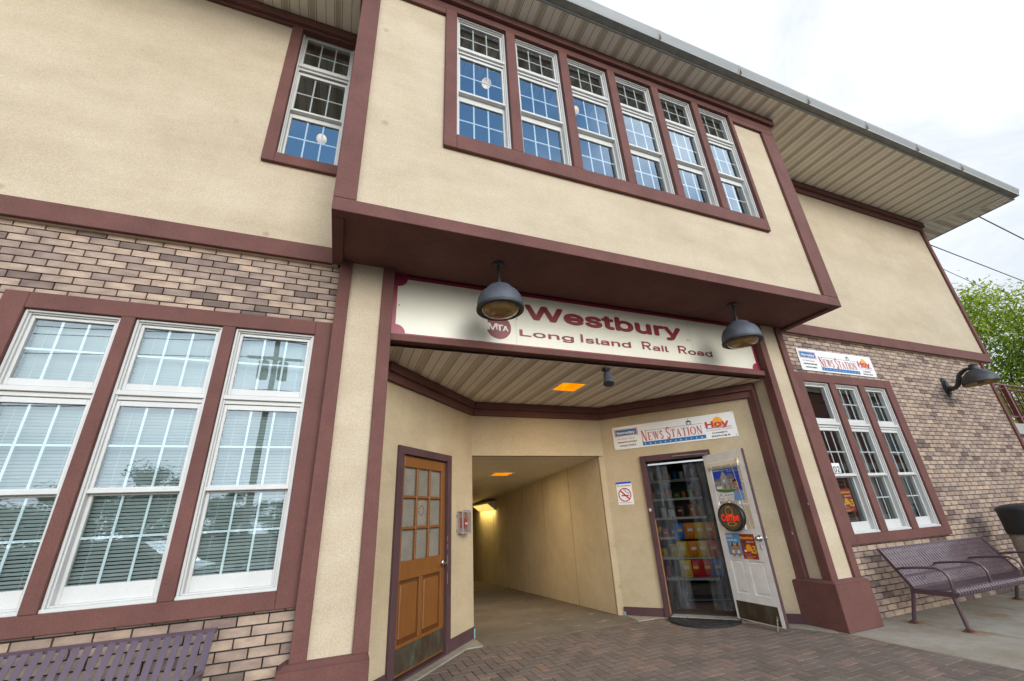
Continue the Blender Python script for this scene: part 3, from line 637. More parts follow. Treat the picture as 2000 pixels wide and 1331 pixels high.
s = MB(M['trim']); s.box(-0.07, 5.12, 0.012, 0.05, 3.136, 3.862); s.build('fascia_backing', BS)
# recess ceiling: soffit boards run front to back
def soffit_boards(poly_fn, x0, x1, y0, y1, z, period, phase, name, along='y', mat=None):
    """strips between x0..x1; poly_fn(x) -> (ya, yb) extent of a strip edge"""
    b = MB([M['soffit'], M['soffit_perf'], M['soffit_dk']]); n0 = int((x0 - phase) / period) - 1; x = phase + n0 * period
    seg = [(0.0, 0.105, 0), (0.105, 0.111, 2), (0.111, 0.205, 0), (0.205, 0.211, 2), (0.211, 0.222, 0), (0.222, 0.285, 1), (0.285, 0.296, 0), (0.296, 0.305, 2)]
    while x < x1:
        for (p, q, m) in seg:
            a, c = max(x + p * period / 0.305, x0), min(x + q * period / 0.305, x1)
            if c - a < 1e-4: continue
            ya, yb = poly_fn(a); yc, yd = poly_fn(c); dz = {0: 0.0, 1: 0.004, 2: 0.009}[m]
            if min(yb - ya, yd - yc) < -1e-6: continue
            if along == 'y': b.add([(a, ya, z + dz), (a, yb, z + dz), (c, yd, z + dz), (c, yc, z + dz)], [(0, 1, 2, 3)], m)
            else: b.add([(ya, a, z + dz), (yb, a, z + dz), (yd, c, z + dz), (yc, c, z + dz)], [(3, 2, 1, 0)], m)
        x += period
    return b.build(name, BS)
def ceil_ext(x):
    if x < 1.3636: t = (x + 0.075) / 1.4386; yb = 0.49 + t * 1.539
    elif x > 3.6145: t = (x - 3.6145) / 1.5455; yb = 2.029 - t * 1.801
    else: yb = 2.029
    return (0.03, max(yb, 0.05))
soffit_boards(ceil_ext, -0.072, 5.122, 0, 0, ZC, 0.305, 0.08, 'recess_ceiling')
s = MB(M['dark_room']); s.box(-0.6, 5.7, 0.06, 2.6, ZC + 0.10, ZC + 0.2); s.build('floor_structure', BS)
# ceiling cornice, two steps, and base boards round the recess
def along(F, L, boxes, name, mat):
    t = MB(M[mat], F)
    for b in boxes: t.box(*b, bev=0.003)
    return t.build(name, BS)
along(FL, LL, [(0.03, LL - 0.02, -0.045, 0.01, 2.83, 2.925), (0.03, LL - 0.035, -0.085, 0.01, 2.927, ZC - 0.002)], 'recess_cornice', 'trim')
along(FR, LR, [(0.02, LR, -0.045, 0.01, 2.83, 2.925), (0.035, LR, -0.085, 0.01, 2.927, ZC - 0.002)], 'recess_cornice', 'trim')
t = MB(M['trim']); t.slab([(1.39, 1.984), (3.588, 1.984), (3.60, 2.03), (1.378, 2.03)], 2.8305, 2.9245); t.slab([(1.412, 1.944), (3.566, 1.944), (3.60, 2.03), (1.378, 2.03)], 2.9275, ZC - 0.0025); t.build('recess_cornice', BS)
along(FL, LL, [(0.0, DL0 - 0.002, -0.018, 0.01, 0.0, 0.13)], 'base_board', 'frame_plum'); along(FL, LL, [(DL1 + 0.002, LL, -0.018, 0.01, 0.0, 0.13)], 'base_board', 'frame_plum')
along(FR, LR, [(0.01, DR0 - 0.002, -0.018, 0.01, 0.0, 0.11)], 'base_board', 'frame_plum'); along(FR, LR, [(DR1 + 0.002, LR, -0.018, 0.01, 0.0, 0.11)], 'base_board', 'frame_plum')
# aqua primer showing where the paint has worn off the corners
for F_, bx in ((FL, (LL - 0.032, LL - 0.003, -0.0195, -0.0178, 0.01, 0.115)), (FR, (0.012, 0.035, -0.0195, -0.0178, 0.0, 0.05)), (Matrix(), (5.0855, 5.088, 0.186, 0.196, 1.0, 1.03)), (Matrix(), (5.1205, 5.123, -0.115, -0.105, 1.34, 1.365))):
    t = MB(M['aqua_chip'], F_); t.box(*bx); t.build('worn_paint', BS)

# doors ---------------------------------------------------------------------
# orange door
dz1 = 2.165
fr = MB(M['frame_plum'], FL); fr.ring(DL0, DL1, 0.0, dz1, 0.095, -0.03, 0.12, bev=0.004, wb=0.03, wt=0.085)
do = fr.build('door', BS); do['label'] = 'orange-brown door with nine wire-mesh panes'
d0, d1 = DL0 + 0.097, DL1 - 0.097
lf = MB([M['door'], M['door_groove']], FL); st = 0.055
hz = [0.06, 0.30, 0.84, 1.012, 1.95, 2.075]      # bottom rail .. panel .. glass .. top
g0, g1 = d0 + 0.075, d1 - 0.085
lf.box(d0, g0, 0.012, 0.055, 0.05, 2.076, bev=0.003); lf.box(g1, d1, 0.012, 0.055, 0.05, 2.076, bev=0.003)
lf.box(g0, g1, 0.0125, 0.055, 0.05, 0.30, bev=0.003); lf.box(g0, g1, 0.0125, 0.055, 0.84, 1.012, bev=0.003); lf.box(g0, g1, 0.0125, 0.055, 1.955, 2.076, bev=0.003)
gm = (g0 + g1) / 2; lf.box(gm - 0.035, gm + 0.035, 0.013, 0.055, 0.302, 0.838, bev=0.003)
for a, b in ((g0, gm - 0.035), (gm + 0.035, g1)):
    lf.box(a, b, 0.034, 0.05, 0.30, 0.84, 1); lf.box(a + 0.03, b - 0.03, 0.018, 0.045, 0.335, 0.805, bev=0.012)
pw = (g1 - g0) / 3
for i in (1, 2): lf.box(g0 + pw * i - 0.014, g0 + pw * i + 0.014, 0.013, 0.055, 1.014, 1.953, bev=0.004)
for k in (1, 2):
    zz = 1.012 + 0.943 * k / 3
    for i in range(3): lf.box(g0 + pw * i + 0.0145, g0 + pw * (i + 1) - 0.0145, 0.0132, 0.055, zz - 0.014, zz + 0.014, bev=0.004)
leaf_o = lf.build('door_leaf', do)
gp = MB([M['behind_mesh'], M['mesh_grey'], M['limestone'], M['redbrick']], FL); gp.box(g0, g1, 0.045, 0.05, 1.01, 1.956)
# expanded-metal grille as real strands
rows, cols = 44, 26; zs0, zs1 = 1.014, 1.953; dw = (g1 - g0) / cols; dh = (zs1 - zs0) / rows
for r_ in range(rows):
    for c_ in range(cols):
        x = g0 + dw * c_ + (dw / 2 if r_ % 2 else 0); z = zs0 + dh * r_
        for sx in (-1, 1):
            xa, xb = x + dw / 2, x + dw / 2 + sx * dw / 2
            if xb > g1 or xa > g1: continue
            th = 0.0026; gp.add([(xa - th, 0.036, z), (xa + th, 0.036, z), (xb + th, 0.036, z + dh), (xb - th, 0.036, z + dh)], [(0, 1, 2, 3)], 1)
cxn, czn = g0 + pw * 1.5, 1.0 + 0.943 * 0.5 + 0.03
gp.rect(cxn - 0.062, cxn + 0.062, czn - 0.14, czn + 0.11, 0.0435, 2); gp.annulus(cxn, czn, 0.045, 0.055, 0.0425, 3)
gp.build('mesh_pane', do)
k = MB(M['kick'], FL); k.box(d0 + 0.012, d1 - 0.012, 0.006, 0.012, 0.07, 0.275, bev=0.002); k.build('kick_plate', do)
h = MB(M['chrome'], FL); hx = d1 - 0.045
h.M = FL @ Matrix.Translation((hx, 0.0, 0.925)) @ Matrix.Rotation(R(90), 4, 'X'); h.lathe([(0.0, 0.012), (0.034, 0.010), (0.036, 0.0), (0.03, -0.01)], (0, 0, 0), 20); h.lathe([(0.0, 0.06), (0.011, 0.058), (0.012, 0.0)], (0, 0, 0), 12)
h.M = FL; h.tube([(hx, -0.055, 0.925), (hx - 0.05, -0.058, 0.925), (hx - 0.10, -0.05, 0.922)], [0.011, 0.010, 0.008]); h.build('handle', do)
# bare wood showing along the latch side
for z_, hh in ((0.70, 0.12), (0.9, 0.10), (1.07, 0.05), (1.15, 0.06)): k = MB(M['bare_wood'], FL); k.box(DL1 - 0.0965, DL1 - 0.089, -0.0308, -0.0298, z_, z_ + hh); k.build('worn_edge', do)

# shop door: frame, open white leaf
fr = MB(M['frame_plum'], FR); fr.box(DR0, DR0 + 0.078, -0.03, 0.12, 0, 2.165, bev=0.004); fr.box(DR1 - 0.05, DR1, -0.028, 0.12, 0, 2.165, bev=0.004); fr.box(DR0 + 0.08, DR1 - 0.052, -0.0295, 0.12, 2.075, 2.165, bev=0.004)
sdo = fr.build('door', BS); sdo['label'] = 'shop doorway with its white door standing open'
k = MB(M['bare_wood'], FR); k.box(DR0 + 0.0785, DR0 + 0.086, -0.02, 0.0, 0.05, 1.25); k.build('worn_edge', sdo)
k = MB(M['chrome'], FR); k.box(DR0 + 0.02, DR0 + 0.055, -0.034, -0.0302, 1.36, 1.40); k.build('strike_plate', sdo)
k = MB(M['chrome'], FR); k.tube([(DR0 + 0.5, -0.04, 2.115), (DR0 + 0.75, -0.075, 2.11), (DR1 - 0.03, -0.12, 2.10)], 0.008, 6); k.build('door_closer', sdo)
k = MB(M['concrete_g'], FR); k.box(DR0 + 0.0785, DR1 - 0.05, -0.02, 0.16, 0.0, 0.02, bev=0.003); k.build('threshold', sdo)
H0, H1 = Vector((4.578, 0.895)), Vector((4.571, 0.20))
FD = frame(H0, H1 - H0)                          # leaf frame: x from hinge outwards, y away from the viewer
LD = 0.697
lf = MB([M['wdoor'], M['frame_plum']], FD); T = 0.044; zb, zt_ = 0.035, 2.082
gx0, gx1, gz0, gz1 = 0.10, 0.612, 1.09, 1.955
lf.box(0, gx0, 0, T, zb, zt_, bev=0.003); lf.box(gx1, LD, 0, T, zb, zt_, bev=0.003); lf.box(LD + 0.0005, LD + 0.003, 0.0, T, zb, zt_, 1)
lf.box(gx0, gx1, 0.0004, T, zb, 0.335); lf.box(gx0, gx1, 0.0004, T, 0.72, gz0); lf.box(gx0, gx1, 0.0004, T, gz1, zt_)
lf.box(0.295, 0.375, 0.0006, T, 0.335, 0.72)
for a, b in ((gx0 - 0.04, 0.295), (0.375, gx1 + 0.005)):
    lf.box(max(a, gx0), min(b, gx1), 0.014, T, 0.335, 0.72); lf.box(max(a, gx0) + 0.025, min(b, gx1) - 0.025, 0.004, 0.02, 0.36, 0.695, bev=0.01)
for i in (1, 2): lf.box(gx0 + (gx1 - gx0) * i / 3 - 0.013, gx0 + (gx1 - gx0) * i / 3 + 0.013, 0.006, T - 0.006, gz0, gz1, bev=0.003)
for i in (1, 2): 
    zz = gz0 + (gz1 - gz0) * i / 3 + (0.01 if i == 1 else 0.0); lf.box(gx0, gx1, 0.007, T - 0.007, zz - 0.013, zz + 0.013, bev=0.003)
leaf = lf.build('door_leaf', sdo)
k = MB(M['clear'], FD); k.rect(gx0, gx1, gz0, gz1, 0.02); k.build('pane', sdo)
k = MB([M['soffit'], M['white'], M['ink_yellow']], FD); k.box(gx0 - 0.03, gx1 + 0.01, -0.028, -0.001, 1.90, 1.955, 0, bev=0.003)
for i in range(4): k.box(gx0 - 0.03, gx1 + 0.01, -0.026, -0.001, 1.885 - 0.008 * i, 1.889 - 0.008 * i, 1)
k.box(gx1 - 0.02, gx1 + 0.012, -0.036, -0.0285, 1.925, 1.965, 2); k.tube([(gx1, -0.032, 1.93), (gx1 + 0.01, -0.034, 1.87)], 0.009, 8, 1); k.tube([(gx1 - 0.10, -0.03, 1.885), (gx1 - 0.03, -0.02, 1.0), (gx1 - 0.025, -0.012, 0.78)], 0.0022, 6, 1); k.build('rolled_blind', sdo)
k = MB(M['kick'], FD); k.box(0.04, 0.645, -0.004, 0.0, 0.045, 0.245, bev=0.001); k.build('kick_plate', sdo)
k = MB(M['chrome'], FD)
k.M = FD @ Matrix.Translation((0.645, 0.0, 0.985)) @ Matrix.Rotation(R(90), 4, 'X'); k.lathe([(0.0, 0.062), (0.022, 0.06), (0.029, 0.045), (0.026, 0.028), (0.012, 0.02), (0.012, 0.008), (0.036, 0.006), (0.037, 0.0)], (0, 0, 0), 20)
k.lathe([(0.0, -0.105), (0.022, -0.10), (0.027, -0.088), (0.012, -0.07), (0.012, -0.03)], (0, 0, 0), 16)
k.M = FD; k.tube([(0.64, -0.004, 0.92), (0.64, -0.006, 0.86)], 0.014, 8); k.build('handle', sdo)
k = MB(M['chrome'], FD); k.box(0.60, 0.63, -0.012, -0.0045, 0.10, 0.15, bev=0.002); k.tube([(0.615, -0.018, 0.12), (0.61, -0.03, 0.05), (0.605, -0.04, 0.0)], 0.009, 6); k.build('door_stop', sdo)

# soffit, gutter, roof --------------------------------------------------------
YE, XE = -1.275, 13.07
def front_ext(x):
    yb = -0.02 if x <= XR else -0.02 - (x - XR) * ((-0.02 - YE) / (XE - XR)); return (YE, yb)
soffit_boards(front_ext, XL - 1, XE - 0.002, 0, 0, ZS, 0.305, 5.399 - 0.222 - 0.03, 'eave_soffit')
def side_ext(y):
    xa = XR + 0.0 if y >= -0.02 else XR + (-0.02 - y) / (-0.02 - YE) * (XE - XR); return (xa, XE)
soffit_boards(side_ext, YE, 9.0, 0, 0, ZS + 0.0005, 0.305, 0.1, 'eave_soffit', along='x')
k = MB(M['soffit']); d_ = Vector((XE - XR, YE + 0.02, 0)).normalized(); k.M = Matrix.Translation((XR, -0.02, ZS)) @ Matrix.Rotation(math.atan2(d_.y, d_.x), 4, 'Z'); k.box(0.05, 1.66, -0.022, 0.022, -0.008, 0.0, bev=0.002); k.build('mitre_trim', BS)
gt = MB([M['gutter'], M['gutter_dk'], M['soffit_dk']])
prof = [(YE, ZS - 0.012), (YE - 0.022, ZS - 0.012), (YE - 0.022, ZS + 0.012), (YE - 0.115, ZS + 0.018), (YE - 0.118, ZS + 0.05), (YE - 0.150, ZS + 0.135), (YE - 0.158, ZS + 0.165), (YE - 0.146, ZS + 0.168), (YE - 0.146, ZS + 0.14), (YE, ZS + 0.13)]
def gut(x0, x1, mi=None):
    V = []; n = len(prof)
    for x in (x0, x1): V += [(x, p[0], p[1]) for p in prof]
    for i in range(n): 
        m = 1 if i == 2 else 0
        gt.add([V[i], V[(i + 1) % n], V[n + (i + 1) % n], V[n + i]], [(0, 1, 2, 3)], m)
    gt.add(V[:n], [list(range(n))], 0); gt.add(V[n:], [list(range(n - 1, -1, -1))], 0)
gxs = [XL - 1.0]; 
while gxs[-1] < XE - 0.8: gxs.append(gxs[-1] + 1.52)
gxs[-1] = XE
for a, b in zip(gxs, gxs[1:]): gut(a + 0.002, b - 0.002)
for x in gxs[1:-1]:
    pr2 = [(p[0] - 0.003 * (1 if i in (3, 4, 5, 6) else 0), p[1] - 0.003 * (1 if i in (2, 3) else 0)) for i, p in enumerate(prof)]
    n = len(pr2); V = [(x - 0.022, p[0], p[1]) for p in pr2] + [(x + 0.004, p[0], p[1]) for p in pr2]
    for i in range(2, 6): gt.add([V[i], V[i + 1], V[n + i + 1], V[n + i]], [(0, 1, 2, 3)], 0)
    gt.box(x + 0.0045, x + 0.009, YE - 0.1495, YE - 0.03, ZS + 0.013, ZS + 0.12, 2)
gt.build('gutter', BS)
k = MB(M['gutter']); k.box(XE, XE + 0.03, YE - 0.02, 9, ZS - 0.012, ZS + 0.14, bev=0.003); k.build('side_fascia', BS)
k = MB(M['roof']); e0, e1, yf_, yb_ = XL - 1.0, XE + 0.02, YE - 0.06, 10.0; zr = ZS + 0.155; rz_ = zr + 5.6 * 0.75
k.add([(e0, yf_, zr), (e1, yf_, zr), (e1, yb_, zr), (e0, yb_, zr), (e0 + 5.6, 4.35, rz_), (e1 - 5.6, 4.35, rz_)], [(0, 1, 5, 4), (1, 2, 5), (2, 3, 4, 5), (3, 0, 4)]); k.build('roof', BS)
# rooms behind the glass
k = MB(M['dark_room'])
for (x0, x1, y0, y1, z0, z1) in ((-3.1, -0.62, 0.16, 3.0, 0.3, 3.4), (XB0 + 0.2, XB1 - 0.2, YB + 0.26, 4.5, 4.4, 7.92), (-4.5, -0.75, 0.26, 3.2, 4.3, 7.9)):
    k.quad([(x0, y1, z0), (x1, y1, z0), (x1, y1, z1), (x0, y1, z1)]); k.quad([(x0, y0, z0), (x0, y1, z0), (x0, y1, z1), (x0, y0, z1)]); k.quad([(x1, y0, z0), (x1, y1, z0), (x1, y1, z1), (x1, y0, z1)])
    k.quad([(x0, y0, z0), (x1, y0, z0), (x1, y1, z0), (x0, y1, z0)]); k.quad([(x0, y0, z1), (x1, y0, z1), (x1, y1, z1), (x0, y1, z1)])
k.build('interior_wall', BS)
k = MB([M['room'], M['tile']]); 
k.quad([(4.3, 6, 0), (11.4, 6, 0), (11.4, 6, 2.8), (4.3, 6, 2.8)]); k.quad([(11.4, 0.2, 0), (11.4, 6, 0), (11.4, 6, 2.8), (11.4, 0.2, 2.8)]); k.quad([(4.25, 1.8, 0), (4.3, 6, 0), (4.3, 6, 2.8), (4.25, 1.8, 2.8)]); k.quad([(4.2, 1.75, 2.8), (5.45, 0.3, 2.8), (11.4, 0.2, 2.8), (11.4, 6, 2.8), (4.2, 6, 2.8)])
k.quad([(4.0, 1.72, 0.004), (5.25, 0.30, 0.004), (11.4, 0.2, 0.004), (11.4, 6, 0.004), (4.3, 6, 0.004)], 1)
k.build('shop_room', BS)

# tunnel ----------------------------------------------------------------------
TD, TZ, TY0, TYL = 0.057, -0.0476, 2.10, 19.0
tf = lambda y: TZ * (y - TY0)
s = MB(M['tunnel_wall'])
xa, xb = 3.56, 3.56 + TD * TYL; y1 = TY0 + TYL
s.quad([(xa, TY0, 0), (xb, y1, tf(y1)), (xb, y1, 2.24 + tf(y1)), (xa, TY0, 2.24)]); s.build('tunnel_wall', BS)
s = MB(M['tunnel_wall']); xc, xd = 1.34, 1.34 + TD * TYL; s.quad([(xc, TY0 - 0.02, 0), (xd, y1, tf(y1)), (xd, y1, 2.24 + tf(y1)), (xc, TY0 - 0.02, 2.24)]); s.build('tunnel_wall', BS)
s = MB(M['tunnel_wall']); s.quad([(xd, y1, tf(y1)), (xb, y1, tf(y1)), (xb, y1, 2.3 + tf(y1)), (xd, y1, 2.3 + tf(y1))]); s.build('tunnel_wall', BS)
y = 3.35
while y < y1: 
    s = MB(M['stucco_in']); x = xa + TD * (y - TY0); s.box(x - 0.006, x + 0.002, y, y + 0.012, tf(y), 2.24 + tf(y)); y += 1.34; s.build('panel_joint', BS)
s = MB([M['soffit'], M['soffit_dk']]); y = TY0 + 0.03; i = 0
while y < y1:
    for (p, q, m, dz) in ((0, 0.102, 0, 0.0), (0.102, 0.116, 1, 0.006)):
        a, b = y + p, y + q; s.add([(1.2, a, 2.238 + tf(a) + dz), (5.2, a, 2.238 + tf(a) + dz), (5.2, b, 2.238 + tf(b) + dz), (1.2, b, 2.238 + tf(b) + dz)], [(3, 2, 1, 0)], m)
    y += 0.116
s.add([(1.0, TY0, 2.262), (5.4, TY0, 2.262), (5.4, y1, 2.262 + tf(y1)), (1.0, y1, 2.262 + tf(y1))], [(0, 1, 2, 3)], 1); s.build('tunnel_ceiling', BS)
s = MB(M['concrete_t']); s.slab([(1.16, 1.626), (3.56, 1.626), (3.64, 2.06), (3.60, TY0), (1.30, TY0)], -0.27, -0.001)
s.add([(1.25, TY0, -0.001), (3.62, TY0, -0.001), (xb, y1, tf(y1)), (xd, y1, tf(y1))], [(0, 1, 2, 3)]); tag(s.build('tunnel_floor'), kind='structure')

# ================================================================== THINGS
# station name board ----------------------------------------------------------
ss = thing('station_sign', 'long cream Westbury Long Island Rail Road sign with crimson border over the entrance', 'sign', (2.53, 0.0, 3.138))
x0, x1, z0, z1 = -0.066, 5.118, 3.1375, 3.858
b = MB(M['sign_cream']); b.box(x0, x1, 0.0, 0.010, z0, z1, bev=0.002); b.build('board', ss)
b = MB(M['sign_border']); t_ = 0.042
b.box(x0 + t_, x1 - t_, -0.004, -0.0005, z0 + 0.002, z0 + 0.002 + t_ * 0.8); b.box(x0 + t_, x1 - t_, -0.004, -0.0005, z1 - 0.002 - t_, z1 - 0.002); b.box(x0 + 0.001, x0 + t_, -0.004, -0.0005, z0, z1); b.box(x1 - t_, x1 - 0.001, -0.004, -0.0005, z0, z1)
for cx_, cz_ in ((x0 + t_, z0 + 0.035), (x0 + t_, z1 - 0.045), (x1 - t_, z0 + 0.035), (x1 - t_, z1 - 0.045)): b.disc(cx_, cz_, 0.095, -0.0055, 0, 32, 1.05)
b.build('border', ss)
b = MB(M['sign_red'])
b.text('Westbury', 1.46, 3.527, 0.245, -0.003, 0, width=2.30, bold=0.055)
b.text('Long', 1.365, 3.293, 0.108, -0.003, 0, width=0.70, bold=0.034); b.rect(2.165, 2.200, 3.2925, 3.4015, -0.003, 0); b.text('sland', 2.235, 3.293, 0.108, -0.003, 0, width=0.66, bold=0.034)
def big_r(x, z, wd, hg, y):
    b.rect(x, x + wd * .22, z, z + hg, y, 0); b.rect(x + wd * .22, x + wd * .62, z + hg * .83, z + hg, y, 0); b.rect(x + wd * .22, x + wd * .62, z + hg * .38, z + hg * .55, y, 0)
    V = []
    for i in range(13):
        a = -math.pi / 2 + math.pi * i / 12
        for q_, p_ in ((.22, .14), (.40, .31)): V.append((x + wd * .60 + wd * q_ * .95 * math.cos(a), y, z + hg * .69 + hg * p_ * math.sin(a)))
    b.add(V, [(2 * i, 2 * i + 1, 2 * i + 3, 2 * i + 2) for i in range(12)], 0); b.poly([(x + wd * .42, z + hg * .42), (x + wd * .66, z + hg * .42), (x + wd * 1.0, z), (x + wd * .74, z)], y - .0004, 0)
big_r(3.075, 3.2915, .145, .112, -0.003); b.text('ail', 3.245, 3.293, 0.108, -0.003, 0, width=0.25, bold=0.034); big_r(3.665, 3.2915, .145, .112, -0.003); b.text('oad', 3.835, 3.293, 0.108, -0.003, 0, width=0.42, bold=0.034)
b.build('lettering', ss)
# round emblem
b = MB([M['sign_red'], M['sign_cream']]); cx_, cz_, r_ = 1.108, 3.372, 0.150
b.disc(cx_, cz_, r_, -0.0022, 0, 48)
b.rect(cx_ - r_ - 0.02, cx_ - r_ + 0.018, cz_ - 0.055, cz_ + 0.10, -0.0026, 1)
b.text('M', cx_ - r_ + 0.024, cz_ - 0.045, 0.115, -0.0032, 1, width=0.105, bold=0.035); b.text('T', cx_ - 0.025, cz_ - 0.045, 0.10, -0.0032, 1, width=0.075, bold=0.035); b.text('A', cx_ + 0.050, cz_ - 0.045, 0.088, -0.0032, 1, width=0.062, bold=0.035)
b.build('emblem', ss)
for xx in (1.318, 3.93): b = MB(M['ink_grey']); b.rect(xx, xx + 0.0025, z0 + 0.04, z1 - 0.045, -0.001); b.build('seam', ss)
for xx, zz in [(x_, z_) for x_ in (0.0, 0.62, 1.27, 1.36, 1.9, 2.6, 3.3, 3.9, 3.97, 4.6, 5.07) for z_ in (z0 + 0.018, z1 - 0.022)] + [(0.0, 3.49), (1.335, 3.5), (3.86, 3.5), (3.89, 3.5)]:
    b = MB(M['ink_black']); b.disc(xx, zz, 0.0075, -0.0062, 0, 10); b.build('screw', ss)


# pendant lamps -----------------------------------------------------------------
def pendant(loc, label):
    p = thing('pendant_lamp', label, 'lamp', loc, 0, 'dome pendant lamps under the bay')
    b = MB(M['charcoal'], WM[p]); b.lathe([(0.0, 0.0), (0.062, -0.002), (0.06, -0.014), (0.02, -0.02), (0.0, -0.021)], (0, 0, 0), 20); b.tube([(0, 0, -0.01), (0, 0, -0.27)], 0.0125, 10); b.lathe([(0.0125, -0.17), (0.024, -0.19), (0.022, -0.26)], (0, 0, 0), 12); b.build('stem', p)
    b = MB(M['bluegrey'], WM[p]); b.lathe([(0.0, -0.245), (0.03, -0.25), (0.075, -0.265), (0.125, -0.295), (0.15, -0.33), (0.158, -0.345), (0.172, -0.350), (0.195, -0.37), (0.222, -0.42), (0.234, -0.475), (0.236, -0.525)], (0, 0, 0), 48); b.build('shade', p)
    b = MB(M['charcoal'], WM[p]); b.lathe([(0.236, -0.522), (0.243, -0.528), (0.243, -0.552), (0.232, -0.560), (0.196, -0.553), (0.19, -0.54)], (0, 0, 0), 48); b.build('rim', p)
    b = MB(M['amber_glass'], WM[p]); b.lathe([(0.192, -0.545), (0.17, -0.575), (0.12, -0.598), (0.06, -0.610), (0.0, -0.613)], (0, 0, 0), 40); b.build('lens', p)
    return p
pl_ = pendant((0.945, -0.505, 3.861), 'blue-grey dome pendant lamp hanging in front of the round emblem')
dup(pl_, (4.262, -0.505, 3.861), label='blue-grey dome pendant lamp hanging near the right entrance column')

# gooseneck wall lamp -------------------------------------------------------------
wl = thing('wall_lamp', 'black gooseneck barn lamp on the brick wall above the bench', 'lamp', (9.9, 0.02, 3.2))
b = MB(M['black'], WM[wl] @ Matrix.Rotation(R(90), 4, 'X'))
n = 28
for k_, (rx, rz__, d0_, d1_) in enumerate(((0.095, 0.185, 0.0, 0.022), (0.06, 0.135, 0.022, 0.045))):
    ring = [(rx * math.cos(2 * math.pi * i / n), rz__ * math.sin(2 * math.pi * i / n)) for i in range(n)]
    V = [(p[0], p[1], d0_) for p in ring] + [(p[0] * 0.94, p[1] * 0.94, d1_) for p in ring]
    b.add(V, [[i, (i + 1) % n, n + (i + 1) % n, n + i] for i in range(n)] + [list(range(n, 2 * n))])
b.M = WM[wl]; b.tube([(0, -0.04, -0.03), (0, -0.10, -0.05)], [0.05, 0.04], 14); b.build('mounting_plate', wl)
b = MB(M['charcoal'], WM[wl])
pth = [(0, -0.06, -0.045), (0, -0.13, -0.045), (0, -0.185, 0.0), (0, -0.22, 0.08), (0, -0.255, 0.155), (0, -0.31, 0.205), (0, -0.37, 0.228), (0, -0.45, 0.232)]
for dx in (-0.030, 0, 0.030): b.tube([(dx, p[1], p[2] + (0.010 if dx == 0 else 0)) for p in pth], [0.022, 0.024, 0.026, 0.026, 0.025, 0.023, 0.021, 0.019], 10)
b.build('arm', wl)
b = MB(M['charcoal'], WM[wl]); cc = (0, -0.485, 0)
b.lathe([(0.0, 0.305), (0.012, 0.30), (0.012, 0.29), (0.062, 0.285), (0.066, 0.275), (0.058, 0.265), (0.06, 0.20), (0.075, 0.185)], cc, 28)
b.lathe([(0.07, 0.19), (0.12, 0.165), (0.155, 0.13), (0.163, 0.118), (0.178, 0.112), (0.212, 0.07), (0.236, 0.01), (0.243, -0.045), (0.243, -0.062), (0.235, -0.062)], cc, 48); b.build('shade', wl)
b = MB(M['reflector'], WM[wl]); b.lathe([(0.235, -0.060), (0.225, 0.0), (0.19, 0.07), (0.12, 0.13), (0.0, 0.15)], cc, 40); b.build('reflector', wl)
b = MB(M['amber_glass'], WM[wl]); b.lathe([(0.0, -0.095), (0.03, -0.088), (0.045, -0.06), (0.04, 0.0), (0.03, 0.10)], cc, 20); b.build('bulb', wl)

